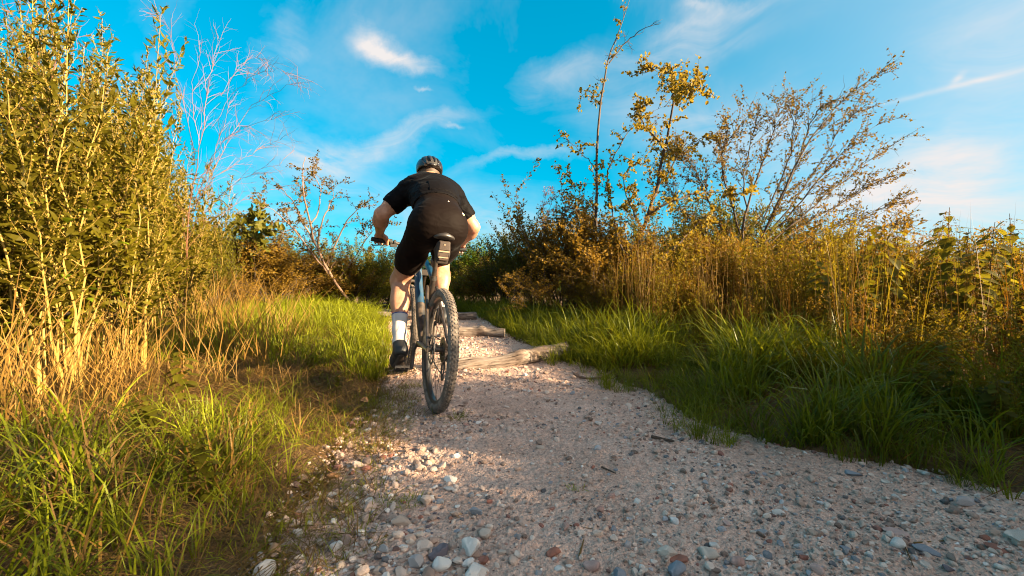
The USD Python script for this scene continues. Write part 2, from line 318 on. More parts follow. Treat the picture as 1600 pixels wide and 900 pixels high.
def instancer(name, protos, P, yaw, s, idx=None, tilt=None, label=None, cat=None):
    path = numbered('/World', name); pi = UsdGeom.PointInstancer.Define(stage, path); k = len(P)
    targets = []
    for i, (mesh, mat, sm) in enumerate(protos):
        targets.append(usdkit.mesh(stage, f'{path}/kind_{i:03d}', mesh, mat, smooth=sm).GetPath())
    pi.CreatePrototypesRel().SetTargets(targets)
    idx = R.integers(0, len(protos), k) if idx is None else idx
    pi.CreateProtoIndicesAttr(Vt.IntArray.FromNumpy(np.asarray(idx, np.int32)))
    pi.CreatePositionsAttr(Vt.Vec3fArray.FromNumpy(np.asarray(P, np.float32)))
    s = np.asarray(s, float); s = np.repeat(s[:, None], 3, 1) if s.ndim == 1 else s
    pi.CreateScalesAttr(Vt.Vec3fArray.FromNumpy(s.astype(np.float32)))
    from scipy.spatial.transform import Rotation as Ro
    q = Ro.from_euler('z', yaw)
    if tilt is not None: q = Ro.from_euler('xy', tilt) * q
    q = q.as_quat()
    pi.CreateOrientationsAttr(Vt.QuathArray([Gf.Quath(float(w), float(x), float(y), float(z)) for x, y, z, w in q]))
    return tag(pi, label, cat, kind='stuff')


# ------------------------------------------------------------------ stones
def stone_mesh(r, sub=2, dims=(1, .8, .6), cuts=9, soft=.025):
    t = trimesh.creation.icosphere(sub); d = t.vertices
    nrm = rdir(r, cuts); off = r.uniform(.40, .80, cuts)
    c = d @ nrm.T; lim = np.where(c > .05, off[None] / np.maximum(c, .05), 9).min(1)
    rad = np.minimum(lim, 1.0) + (fbm(d * 2.3 + r.uniform(0, 50, 3), 3, 4) - .5) * soft * 4
    return (d * rad[:, None]) * np.array(dims), t.faces


def stone_look(name, ramp):
    n = {'o': ('object_info', {}), 'tc': ('texture_coordinate', {}), 'n': ('noise_texture', dict(scale=60.0, detail=5.0, roughness=.65)), 'r': ('rgb_ramp', dict(ramp=ramp)), 'm': ('rgb_ramp', dict(ramp=[(.3, (.55, .52, .50)), (.55, (1, 1, 1)), (.8, (1.2, 1.18, 1.15))])), 'x': ('mix', dict(mix_type='multiply', fac=1.0)),
         'b': ('bump', dict(strength=.5, distance=.003)), 'p': ('principled_bsdf', dict(roughness=.8, specular_ior_level=.3))}
    l = [('o.random', 'r.fac'), ('tc.object', 'n.vector'), ('n.fac', 'm.fac'), ('r.color', 'x.color1'), ('m.color', 'x.color2'), ('x.color', 'p.base_color'), ('n.fac', 'b.height'), ('b.normal', 'p.normal')]
    return usdkit.material(stage, '/World/Looks/' + name, n, l, surface='p.BSDF')


STONE = {'white': ((.46, .41, .37), (.60, .545, .49)), 'beige': ((.36, .27, .21), (.48, .39, .32)), 'grey': ((.22, .205, .205), (.34, .32, .31)), 'blue': ((.14, .15, .175), (.25, .265, .285)),
         'dark': ((.07, .055, .06), (.15, .12, .13)), 'red': ((.22, .085, .055), (.30, .14, .10)), 'tan': ((.30, .165, .085), (.38, .24, .14)), 'pink': ((.34, .215, .18), (.42, .29, .25))}
WORD = {'white': 'whitish', 'beige': 'pale beige', 'grey': 'mid grey', 'blue': 'bluish grey', 'dark': 'dark purplish', 'red': 'brick red', 'tan': 'orange tan', 'pink': 'dull pink'}
for k, (a, b) in STONE.items(): M['stone_' + k] = stone_look('stone_' + k, [a, b])
M['gravel'] = stone_look('gravel_look', [(0, (.15, .10, .078)), (.25, (.35, .24, .185)), (.55, (.49, .355, .28)), (.78, (.59, .47, .39)), (.84, (.26, .10, .07)), (.88, (.10, .085, .08)), (.93, (.17, .17, .18)), (.96, (.30, .29, .30)), (1, (.64, .58, .53))])


def stone_prim(px, py, wpx, col, dims, seed, label, group=None, sink=.55):
    """A loose stone whose foot is seen at px, py and which looks wpx wide."""
    Y = 1.0
    for _ in range(12):
        X = (px - 800) / F * Y; z = float(path_z(np.array([X]), np.array([Y]))[0]); Y = (CAM_H - z) * F / (py - 450)
    return stone_at(X, Y, wpx / F * Y / 2, col, dims, seed, label, group, sink)


taken = []


def stone_at(X, Y, rad, col, dims, seed, label, group=None, sink=.62):
    r = np.random.default_rng(seed); v, f = stone_mesh(r, 2, dims)
    z = float(path_z(np.array([X]), np.array([Y]))[0])
    if out_of_path(np.array([X]), np.array([Y]))[0] > .02: z = float(height(X, Y)) + .01
    x = thing('stone', label, 'stone', group, placed(X, Y, z + rad * dims[2] * (1 - sink) * .8, r.uniform(-.5, .5), rad, (r.normal() * .12, r.normal() * .12)))
    p = obj('stone_body', (v, f), M['stone_' + col], x, smooth=28); taken.append((X, Y, rad)); return p


BIG = [
    (627, 818, 38, 'beige', (1, .9, .62), 'large rounded beige stone beside the mossy tuft'), (413, 902, 50, 'white', (1, .8, .75), 'big white stone at the bottom edge beside the left grass'),
    (428, 862, 24, 'tan', (1, .9, .9), 'upright orange brown stone among straw at the grass edge'), (688, 868, 38, 'dark', (1, .85, .6), 'large dark purple angular stone in the gravel'),
    (705, 752, 26, 'white', (1, .7, .6), 'bright white angular stone on the gravel behind the mossy tuft'), (757, 838, 27, 'beige', (.8, .8, 1), 'upright beige stone with a ridge in the middle gravel'),
    (745, 803, 26, 'blue', (1, .5, .55), 'wedge shaped blue grey stone in mid path'), (810, 842, 17, 'blue', (.8, .8, .85), 'small smooth slate blue pebble beside beige stones'),
    (521, 745, 28, 'tan', (1, .8, .5), 'flat orange tan stone lying on straw by the left grass'), (562, 755, 26, 'dark', (1, .7, .5), 'dark brown stone lying on straw at path edge'),
    (586, 652, 12, 'white', (1, .8, .7), 'small white stone at the left grass edge below the shoe'), (573, 674, 14, 'white', (1, .9, .7), 'white stone half in weeds left of the rear tyre'),
    (606, 700, 17, 'white', (1, .8, .5), 'flat whitish stone on the dry grass left of the track'), (1041, 862, 34, 'beige', (1, .8, .7), 'chunky beige stone near the bottom centre right'),
    (1106, 868, 40, 'beige', (1, .6, .45), 'long brick shaped beige stone beside the chunky one'), (1055, 896, 38, 'blue', (1, .8, .7), 'dark blue angular stone at the bottom edge'),
    (1060, 876, 40, 'red', (1, .5, .3), 'brick red flat stone above the dark blue stone'), (1510, 788, 62, 'grey', (1, .35, .28), 'long flat grey stone at the shaded right grass edge'),
    (1590, 848, 70, 'beige', (1, .6, .35), 'large flat pale stone at the right picture edge'), (1555, 858, 48, 'red', (1, .6, .15), 'flat reddish stone beside the large pale slab'),
    (1330, 742, 30, 'blue', (1, .5, .4), 'bluish stone near the tuft that hangs over the path'), (1175, 875, 24, 'white', (1, .8, .6), 'white stone with a broken face on the right gravel'),
    (735, 862, 42, 'white', (1, .8, .8), 'pale angular stone next to the dark purple stone'), (690, 884, 32, 'white', (1, .8, .7), 'rounded whitish stone below the dark purple one'),
    (745, 900, 46, 'white', (1, .8, .7), 'large pale stone at the bottom edge below the gravel heap'), (650, 884, 30, 'grey', (1, .8, .8), 'grey stone in the gravel heap at the left'),
    (525, 860, 24, 'white', (.9, .8, 1), 'tall white stone standing in the gravel heap'), (540, 845, 20, 'pink', (.9, .8, .9), 'pinkish stone on top of the gravel heap'),
    (600, 862, 20, 'grey', (1, .8, .8), 'light grey stone behind the gravel heap'), (500, 850, 22, 'beige', (1, .8, .6), 'beige stone lying in straw left of the gravel heap'),
    (465, 836, 18, 'white', (1, .8, .8), 'small white stone in straw beside the orange brown stone'), (925, 886, 30, 'pink', (1, .6, .6), 'purplish pink flat stone at the bottom centre'),
    (862, 862, 34, 'red', (1, .5, .5), 'long reddish stone in the lower centre gravel'), (1217, 803, 26, 'white', (1, .5, .4), 'flat whitish flake of stone on the right gravel'),
    (985, 668, 12, 'white', (1, .7, .5), 'tiny white stone far out on the bare path'), (845, 700, 16, 'beige', (1, .7, .6), 'beige pebble alone on the bare middle path'),
    (1450, 862, 44, 'blue', (1, .5, .25), 'dark blue flat stone on the lower right gravel'), (1395, 832, 44, 'pink', (1, .5, .18), 'flat pink stone slab among the right gravel')]
for i, (px, py, w, col, dims, lab) in enumerate(BIG): stone_prim(px, py, w, col, dims, 100 + i, lab)

rs = np.random.default_rng(21); made = 0
GROUPS = {c: f'{WORD[c]} stones lying loose on the path' for c in STONE}
while made < 255:
    z_ = rs.random()
    if z_ < .42: px, py = rs.normal(625, 80), rs.uniform(805, 908)      # the heap along the left edge
    elif z_ < .60: px, py = rs.normal(650, 80), rs.uniform(670, 805)
    elif z_ < .78: px, py = rs.uniform(480, 1600), rs.uniform(840, 905)
    else: px, py = rs.uniform(560, 1600), rs.uniform(660, 900)
    Y = CAM_H * F / (py - 450); X = (px - 800) / F * Y
    if out_of_path(np.array([X]), np.array([Y]))[0] > (.12 if px < 800 else -.05): continue
    rad = float(np.clip(rs.lognormal(math.log(.0105), .40), .006, .028))
    if any((X - a) ** 2 + (Y - b) ** 2 < (rad + c) ** 2 * .7 for a, b, c in taken): continue
    col = rs.choice(list(STONE), p=[.26, .27, .16, .09, .05, .06, .03, .08])
    stone_at(X, Y, rad, col, (1, rs.uniform(.6, .95), rs.uniform(.4, .8)), 1000 + made, f'{WORD[col]} stone lying loose on the gravel path', GROUPS[col]); made += 1


def make_gravel():
    r = np.random.default_rng(31)
    protos = [(stone_mesh(r, 1, (1, r.uniform(.6, .95), r.uniform(.45, .8)), 8), M['gravel'], 12) for _ in range(8)]
    k = 70000; Y = .75 * (9 / .75) ** r.random(k) ** 1.1; l, q = edges(Y); u = r.uniform(-.04, 1.02, k); X = l + (q - l) * u
    p = np.stack([X, Y, 0 * X], -1)
    dens = np.clip(.16 + 1.1 * np.clip(.32 - u, 0, 1) * (Y < 2.6) + .8 * np.clip(fbm(p * 2.2, 3, 17) - .48, 0, 1) * 3 + .5 * np.clip(1.5 - Y, 0, 1) + .5 * np.clip(X - .6, 0, 1), 0, 1) * .75
    keep = (r.random(k) < dens) & (np.abs((X - 0) / Y) < 1.4); X, Y, u = X[keep], Y[keep], u[keep]; k = len(X)
    s = np.clip(r.lognormal(math.log(.0036), .66, k), .0016, .0165) * np.clip(.75 + .3 * Y, 1, 1.6) * (1 + .6 * np.exp(-((X / Y + .28) / .16) ** 2) * (Y < 1.9))
    Z = path_z(X, Y) + s * .15
    instancer('gravel', protos, np.stack([X, Y, Z], -1), r.uniform(0, 2 * PI, k), s, None, r.normal(size=(k, 2)) * .35, 'small pinkish grey gravel strewn over the path', 'gravel')
    print('gravel', k)


make_gravel()


# ------------------------------------------------------------------ grass
def tuft(r, n, h0, h1, spread, width, lean, droop, flat=0.0, seg=5):
    m = MB()
    for _ in range(n):
        a = r.uniform(0, 2 * PI); base = np.array([math.cos(a), math.sin(a), 0]) * spread * math.sqrt(r.random())
        d = r.uniform(0, 2 * PI) if r.random() < .5 else a + r.normal() * .6
        out = np.array([math.cos(d), math.sin(d), 0]); side = np.array([-out[1], out[0], 0])
        L = r.uniform(h0, h1); th = abs(r.normal(lean, lean * .5)) + flat; k = abs(r.normal(droop, droop * .6)); tw = r.normal() * .6
        p, pts = base.copy(), []
        for i in range(seg + 1):
            t = i / seg; ang = min(th + k * t * t * 2.2, 2.6)
            w = width * r.uniform(.9, 1.1) * (1 - t ** 1.7) * (.55 + .9 * min(t * 3, .5)); c = side * math.cos(tw * t) + np.cross(out, side) * math.sin(tw * t)
            pts += [p + c * w / 2, p - c * w / 2] if i < seg else [p]
            p = p + (out * math.sin(ang) + np.array([0, 0, math.cos(ang)])) * L / seg
        f = [q for i in range(seg - 1) for q in ([2 * i, 2 * i + 1, 2 * i + 3], [2 * i, 2 * i + 3, 2 * i + 2])] + [[2 * seg - 2, 2 * seg - 1, 2 * seg]]
        m.add(pts, f)
    return m.mesh()


def spots(r, n, x0, x1, y0, y1, dens):
    X, Y = r.uniform(x0, x1, n), r.uniform(y0, y1, n)
    keep = r.random(n) < np.clip(dens(X, Y, out_of_path(X, Y)), 0, 1) * (np.abs(X / np.maximum(Y, .05)) < 1.55)
    return X[keep], Y[keep]


def patches(X, Y, s, seed, lo=.42, hi=.6): return np.clip((fbm(np.stack([X, Y, 0 * X], -1) * s, 3, seed) - lo) / (hi - lo), 0, 1)


def put(name, protos, mats, X, Y, s, r, label, cat='grass', tilt=.12, dz=-.01):
    Z = height(X, Y) + dz; k = len(X)
    instancer(name, [(p, m, False) for p, m in zip(protos, mats)], np.stack([X, Y, Z], -1), r.uniform(0, 2 * PI, k), s, None, r.normal(size=(k, 2)) * tilt, label, cat)
    print(name, k)


def make_grass():
    r = np.random.default_rng(41)
    left = lambda X: X < 0
    tall = [tuft(r, 17, .16, .56, .07, .0100, .42, .75) for _ in range(8)]; wild = [tuft(r, 13, .12, .50, .09, .0098, .6, .7) for _ in range(8)]
    short = [tuft(r, 26, .08, .24, .06, .006, .3, .5, seg=4) for _ in range(5)]
    # right side: long lush grass that hangs over the path edge
    X, Y = spots(r, 5200, .3, 4.2, 1.2, 4.6, lambda X, Y, o: (X > 0) * (o > -.02 - .26 * patches(X, Y, 2.6, 58, .5, .62)) * np.clip(1.5 - o * .75 / (.5 + .2 * Y), 0, 1) * (.10 + .90 * patches(X, Y, 2.3, 51, .44, .56)) * .55 * np.clip((Y - 1.25) / .4, 0, 1))
    o = out_of_path(X, Y); s = r.uniform(.5, 1.1, len(X)) * (.60 + .45 * np.clip(o / .5, 0, 1)) * np.clip(1.25 - .1 * Y, .7, 1.1) * (.7 + .6 * patches(X, Y, 2.0, 59))
    put('right_grass', tall, [M['grass']] * 5 + [M['grass_yellow']] + [M['grass']] * 2, X, Y, s, r, 'long lush green grass bending over the right edge of the path')
    # farther right verge, shorter
    X, Y = spots(r, 6500, -2.5, 2.6, 3.6, 10, lambda X, Y, o: (X > edges(Y)[1] - .1) * (o > -.02) * np.clip(1.6 - o * 1.1, 0, 1) * (.4 + .6 * patches(X, Y, 1.6, 52)))
    put('verge_grass', short + wild[:2], [M['grass']] * 4 + [M['grass_yellow']] + [M['grass']] * 2, X, Y, r.uniform(.6, 1.15, len(X)), r, 'short green grass along the right verge beyond the log')
    # left side
    green_l = lambda X, Y: np.clip(patches(X, Y, 1.9, 53, .36, .52), 0, 1) * (1 - .92 * np.exp(-((X + 1.75) / .62) ** 2 - ((Y - 2.65) / .5) ** 2)) * np.clip(1.9 - out_of_path(X, Y) * 1.1, .1, 1)
    X, Y = spots(r, 4600, -2.4, -.5, .62, 3.3, lambda X, Y, o: (o > .05) * np.clip(1.7 - o * 1.0, .06, 1) * (.05 + .95 * green_l(X, Y)) * .29 * np.clip((o - .02) * 5, 0, 1) * (.85 + .45 * np.exp(-((o - .35) / .25) ** 2) * (Y > 1.3)))
    yel = r.random(len(X)) < .28
    s = r.uniform(.45, 1.0, len(X)) * np.clip(.5 + out_of_path(X, Y) * .9, .45, 1) * np.interp(Y, [1.6, 2.2, 3.3], [.95, .6, .5])
    put('left_grass', wild, [M['grass'], M['grass_yellow'], M['grass'], M['straw_tan'], M['grass'], M['grass_yellow'], M['grass'], M['straw']], X, Y, s, r, 'green and yellowing grass in the left foreground')
    X, Y = spots(r, 11000, -6, -1, 3.2, 10.5, lambda X, Y, o: (o > .0) * np.clip(2.2 - o * .7, 0, 1) * (.35 + .65 * patches(X, Y, 1.2, 54)) * (1 - .8 * np.exp(-((X + 2.3) / .55) ** 2 - ((Y - 3.4) / .7) ** 2)))
    put('left_meadow_grass', short + tall[:1], [M['grass']] * 2 + [M['grass_yellow']] * 1 + [M['grass']] * 2 + [M['grass_yellow']], X, Y, r.uniform(.5, 1.05, len(X)), r, 'sunlit short green grass on the left beside the rider')
    # straw and dead litter
    lit = [tuft(r, 22, .10, .34, .14, .0045, .5, .15, flat=.95, seg=3) for _ in range(6)]
    X, Y = spots(r, 9500, -4.2, -.5, .6, 6, lambda X, Y, o: (o > -.14) * np.clip(.35 + o * 1.2, 0, 1) * (.4 + .6 * (1 - green_l(X, Y))) * np.clip(1.6 - .16 * Y, .3, 1) * .8)
    put('straw_litter', lit, [M['straw']] * 6, X, Y, r.uniform(.5, 1.1, len(X)), r, 'dead orange straw lying under the tall weeds on the left', 'straw', .15, .0)
    X, Y = spots(r, 3500, .6, 6, 1.3, 8, lambda X, Y, o: (X > 0) * (o > .15) * .7)
    put('brown_litter', lit, [M['dry_weed']] * 6, X, Y, r.uniform(.6, 1.2, len(X)), r, 'brown dead stalks lying under the weeds on the right', 'straw', .2)
    # worn dry grass over the left shoulder of the path
    mat_ = [tuft(r, 40, .03, .10, .07, .0028, .7, .5, flat=.3, seg=3) for _ in range(4)]
    X, Y = spots(r, 2600, -1.6, -.2, .85, 4.5, lambda X, Y, o: (o > -.24) * (o < .14) * patches(X, Y, 3.1, 55, .45, .6) * .8)
    put('shoulder_grass', mat_, [M['straw'], M['grass_yellow'], M['straw'], M['grass_yellow']], X, Y, r.uniform(.6, 1.2, len(X)), r, 'thin trodden dry grass on the left shoulder of the path', 'grass', .1)
    # small single tufts on the bare path
    for nm, lab, (px, py), spread, n, h in (('grass_tuft', 'low tuft of green and straw grass right behind the rear tyre', (712, 655), .10, 70, .09), ('grass_tuft', 'flat mossy tuft of dry grass above the rounded beige stone', (640, 790), .085, 120, .05), ('grass_tuft', 'tiny tuft of dry grass alone in the middle of the path', (900, 765), .03, 26, .035), ('grass_tuft', 'small weedy tuft left of the rear tyre contact', (640, 648), .09, 50, .06)):
        Y = CAM_H * F / (py - 450); X = (px - 800) / F * Y; m = MB()
        for _ in range(6): m.add(*tuft(r, n // 6, h * .4, h, spread * .5, .003, .7, .5, flat=.15, seg=3)); m.v[-1] = m.v[-1] + [r.normal() * spread * .5, r.normal() * spread * .3, 0]
        x = thing(nm, lab, 'grass tuft', None, placed(X, Y, float(path_z(np.array([X]), np.array([Y]))[0])))
        tag(obj('blades', m.mesh(), M['grass_yellow'], x), kind='stuff')


make_grass()


# ------------------------------------------------------------------ plants
def stem_line(r, h, lean, n=8, wob=.02):
    t = np.linspace(0, 1, n); a = r.uniform(0, 2 * PI)
    p = np.stack([math.cos(a) * lean * h * t ** 1.6, math.sin(a) * lean * h * t ** 1.6, h * t], -1)
    p[1:-1, :2] += r.normal(size=(n - 2, 2)) * wob * h * .3; return p


def mugwort(name, r, h):
    P = proto(name); stems, bud, lf, yl = MB(), MB(), [], []
    bud_p, bud_a, bud_l = [], [], []
    for s in range(4):
        hh = h * (1 if s == 0 else r.uniform(.5, .97)); st = stem_line(r, hh, r.uniform(.03, .12) + .05 * (s > 0), 10)
        st[:, :2] += r.normal(size=2) * .07; stems.add(*tube(st, np.linspace(.0066, .0012, 10) * h / 2.2, 5))
        nb = 28; t00 = r.uniform(.17, .36)
        for i in range(nb):
            t = t00 + (1 - t00) * (i + r.random()) / nb; k = t * 9; j = min(int(k), 8); b0 = st[j] + (st[j + 1] - st[j]) * (k - j)
            a = i * 2.4 + r.normal() * .4; up = r.uniform(.9, 1.9) if t > .45 else r.uniform(.3, 1.0)
            d = unit(np.array([math.cos(a), math.sin(a), up])); L = (.30 * (1 - t) ** .8 + .075) * r.uniform(.5, 1.2) * h / 2.3
            b1 = b0 + d * L * .55 + [0, 0, .01]; b2 = b1 + unit(d + [0, 0, .6]) * L * .5
            br = curve([b0, b1, b2], 4); stems.add(*tube(br, np.linspace(.0016, .0007, 4), 3, False))
            n = int(4 + 20 * L / .4)
            for q in range(n):
                u = (q + r.random()) / n; k2 = u * 3; jj = min(int(k2), 2); p = br[jj] + (br[jj + 1] - br[jj]) * (k2 - jj); tan = unit(br[jj + 1] - br[jj])
                dd = unit(tan * .8 + rdir(r, 1)[0] * .9); lf.append((p, dd, unit(np.array([0, 0, .15]) + rdir(r, 1)[0]), r.uniform(.032, .092) * (1.25 - .6 * t), t))
                if t > .35 and u > .2:
                    for _ in range(2):
                        bud_p.append(p + rdir(r, 1)[0] * r.uniform(.002, .012)); bud_a.append(rdir(r, 1)[0] + [0, 0, .4]); bud_l.append(r.uniform(.007, .015))
    x = lf; A = [np.array([q[i] for q in x]) for i in range(5)]
    obj('stems', stems.mesh(), M['weed_stem'], P)
    fol = MB().add(*scatter(LANCE, A[0], A[1], A[2], A[3], A[3] * r.uniform(.18, .36, len(x))))
    tag(obj('foliage', fol.mesh(), M['mugwort_leaf'], P), kind='stuff')
    tag(obj('flower_buds', scatter(DIAMOND, bud_p, bud_a, rdir(r, len(bud_p)), np.array(bud_l), np.array(bud_l) * .75), M['mugwort_bud'], P), kind='stuff')
    for q in range(9):                                  # a few broad leaves low on the stem, each a part
        t = r.uniform(.2, .5); a = r.uniform(0, 2 * PI); d = np.array([math.cos(a), math.sin(a), r.uniform(-.3, .4)]); b = np.array([d[0] * .05, d[1] * .05, t * h])
        obj('broad_leaf', scatter(OVAL, [b], [d], [[0, 0, 1]], r.uniform(.06, .11), r.uniform(.035, .06)), M['broad_leaf'], P)
    return P


def make_mugworts():
    r = np.random.default_rng(61); H = [2.2, 2.35, 2.5, 2.1, 2.4]
    pr = [mugwort(f'mugwort_kind_{i:03d}', r, h) for i, h in enumerate(H)]
    sil = lambda px: np.interp(px, [-60, 100, 150, 180, 200, 235, 265, 290, 320, 350, 380], [-60, -40, 5, 40, 110, 110, 175, 235, 250, 330, 400])
    rows = [(2.45, 8, -90, 150), (2.9, 9, -60, 215), (3.5, 10, -20, 262), (4.2, 11, 40, 300), (5.0, 11, 100, 330)]
    words = ['in the front row by the straw', 'in the second row from the straw', 'in the middle of the thicket', 'deep in the thicket', 'at the back of the thicket']
    for k, (Y0, n, a, b) in enumerate(rows):
        for i in range(n):
            px = a + (b - a) * (i + .5 + r.normal() * .3) / n; Y = Y0 + r.normal() * .15; X = (px - 800) / F * Y
            g = float(height(X, Y)); top = CAM_H + (450 - max(sil(px), -40)) / F * Y; h = min((top - g) * r.uniform(.80, 1.03), 3.1); q = r.integers(5); s = h / H[q]
            copy_of(pr[q], 'mugwort_plant', placed(X, Y, g - .02, r.uniform(0, 6.28), .5 * s + .5, (r.normal() * .05, r.normal() * .05), s), f'tall yellow green mugwort with pale stems {words[k]}', 'weed', f'tall mugwort {words[k]}')


make_mugworts()


def grow(r, base, d, L, rad, depth, out, tips, kink=.18, up=.12, split=(3, 5), ang=.75, n=6, shrink=.62):
    p, pts = np.array(base, float), [np.array(base, float)]; d = unit(d)
    for i in range(n):
        d = unit(d + r.normal(size=3) * kink + [0, 0, up]); p = p + d * L / n; pts.append(p)
    pts = np.array(pts); out.append((pts, np.linspace(rad, rad * .45, n + 1), depth))
    if depth == 0:
        tips.append(pts); return
    for k in range(r.integers(*split)):
        t = r.uniform(.3, 1); j = min(int(t * n), n - 1); b = pts[j] + (pts[j + 1] - pts[j]) * (t * n - j); tan = unit(pts[j + 1] - pts[j])
        grow(r, b, tan + rdir(r, 1)[0] * ang, L * shrink * r.uniform(.7, 1.2), rad * .5, depth - 1, out, tips, kink, up, split, ang, max(n - 1, 3), shrink)


def leaves_on(r, tips, step, L, ratio, tpl=OVAL, jitter=.01, along=.5, bunch=1):
    P, A = [], []
    for pts in tips:
        ln = np.linalg.norm(np.diff(pts, axis=0), axis=1).sum(); k = max(int(ln / step), 1)
        for t in r.random(k) * (len(pts) - 1):
            j = min(int(t), len(pts) - 2); b = pts[j] + (pts[j + 1] - pts[j]) * (t - j); tan = unit(pts[j + 1] - pts[j])
            for _ in range(bunch): P.append(b + r.normal(size=3) * jitter); A.append(tan * along + rdir(r, 1)[0])
    k = len(P); Ls = r.uniform(*L, k)
    return scatter(tpl, P, A, rdir(r, k) + [0, 0, .25], Ls, Ls * ratio)


def tubes(segs, sides=(5, 4, 3, 3), dmax=3):
    m = MB()
    for pts, rad, d in segs: m.add(*tube(pts, rad, sides[min(max(dmax - d, 0), 3)], False))
    return m.mesh()


SIZE = {}


def bush(name, r, w, h, mat, nstem=16, leafL=(.025, .05), ratio=.55, step=.0085, tpl=DIAMOND, depth=2, bark='bark', ang=.8, up=.12):
    """A unit bush: stems from the foot fan out and carry leaves."""
    P = proto(name); segs, tips = [], []
    for i in range(nstem):
        a = r.uniform(0, 2 * PI); q = r.random(); d = np.array([math.cos(a) * (.2 + .9 * q) * w / h, math.sin(a) * (.2 + .9 * q) * w / h, 1.0])
        grow(r, np.array([math.cos(a), math.sin(a), 0]) * w * .16 * r.random(), d, h * r.uniform(.45, .75), .012, depth, segs, tips, .16, up, (4, 6), ang)
    tag(obj('branches', tubes(segs, dmax=depth), M[bark], P), kind='stuff')
    tw = tips + [s[0] for s in segs if s[2] == 1]
    f = leaves_on(r, tw, step, leafL, ratio, tpl, .02); tag(obj('foliage', f, M[mat], P), kind='stuff')
    rr = np.linalg.norm(f[0][:, :2], axis=1); SIZE[name] = (np.percentile(rr, 88), np.percentile(f[0][:, 2], 97)); return P


def make_bushes():
    r = np.random.default_rng(71)
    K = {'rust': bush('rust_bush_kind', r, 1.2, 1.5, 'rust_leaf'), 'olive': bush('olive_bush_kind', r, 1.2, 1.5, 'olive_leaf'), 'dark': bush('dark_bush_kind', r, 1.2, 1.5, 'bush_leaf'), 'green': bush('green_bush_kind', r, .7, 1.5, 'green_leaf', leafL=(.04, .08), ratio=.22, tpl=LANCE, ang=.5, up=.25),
         'fine': bush('fine_bush_kind', r, 1.3, 1.4, 'rust_leaf', leafL=(.016, .034), step=.011)}
    def place(kind, px, Y, ytop, wpx, label, group=None):
        X = (px - 800) / F * Y; g = float(height(X, Y)); h = CAM_H + (450 - ytop) / F * Y - g; w = wpx / F * Y / 2
        copy_of(K[kind], 'bush', placed(X, Y, g - .03, r.uniform(0, 6.28), 1.25 * w / SIZE[K[kind].GetName()][0], (0, 0), h / SIZE[K[kind].GetName()][1]), label, 'bush', group)
    for a in [('olive', 335, 6.2, 355, 90, 'yellow olive bush right behind the mugwort thicket'), ('rust', 395, 7.6, 372, 120, 'rusty brown bush under the dark leafy sprig'), ('dark', 372, 8.6, 372, 120, 'dark olive bush between mugwort and thorn tree, at the back'),
              ('rust', 455, 8.4, 392, 130, 'rusty bush at the left foot of the sparse thorn tree'), ('fine', 430, 7.0, 425, 110, 'low brown bush in front of the rusty bushes on the left'), ('olive', 500, 9.2, 395, 110, 'olive bush behind the leaning trunk of the thorn tree'),
              ('rust', 350, 7.2, 352, 110, 'rusty bush filling the gap right of the mugwort thicket'), ('olive', 425, 9.0, 375, 130, 'golden olive bush behind the rusty bushes, under the thorn tree branches'), ('rust', 520, 8.4, 400, 110, 'rusty bush around the foot of the leaning thorn tree'), ('olive', 560, 8.8, 385, 90, 'bright yellow olive bush between the thorn tree and rider'), ('olive', 585, 9.8, 405, 70, 'olive bush just left of the rider, right of the bright one'), ('green', 605, 12, 420, 80, 'far green bush seen left of the riders legs'),
              ('green', 640, 13, 415, 120, 'far green bush hidden mostly behind the rider'), ('green', 725, 11, 398, 60, 'tall green shrub just right of the rider'), ('rust', 775, 9.3, 405, 90, 'brown bush closing the path bend behind the farthest log'), ('olive', 735, 10.0, 415, 70, 'olive bush behind the farthest log, right of the rear wheel'), ('green', 752, 10.5, 392, 60, 'second tall green shrub, between the rider and the dark bush'), ('green', 700, 13, 405, 90, 'far green shrub behind the saddle'),
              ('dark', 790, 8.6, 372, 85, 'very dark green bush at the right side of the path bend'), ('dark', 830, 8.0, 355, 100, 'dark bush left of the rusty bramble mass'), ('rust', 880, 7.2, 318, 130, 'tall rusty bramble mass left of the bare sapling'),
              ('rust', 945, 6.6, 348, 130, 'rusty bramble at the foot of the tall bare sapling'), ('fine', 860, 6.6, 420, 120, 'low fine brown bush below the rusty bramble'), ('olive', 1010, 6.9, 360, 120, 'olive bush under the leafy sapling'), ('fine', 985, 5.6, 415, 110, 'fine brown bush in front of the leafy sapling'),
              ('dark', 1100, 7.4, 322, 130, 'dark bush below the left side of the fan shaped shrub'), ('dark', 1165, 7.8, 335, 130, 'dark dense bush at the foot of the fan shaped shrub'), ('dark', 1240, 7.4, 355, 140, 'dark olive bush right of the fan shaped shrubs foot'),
              ('fine', 1330, 7.0, 392, 160, 'fine rusty bush below the arching twigs on the right'), ('olive', 1300, 6.2, 395, 150, 'olive bush in the weeds right of centre'), ('fine', 1440, 6.8, 412, 170, 'fine brown bush behind the nettles'), ('olive', 1560, 6.4, 412, 170, 'olive bush behind the nettles at the right border')]:
        place(*a)



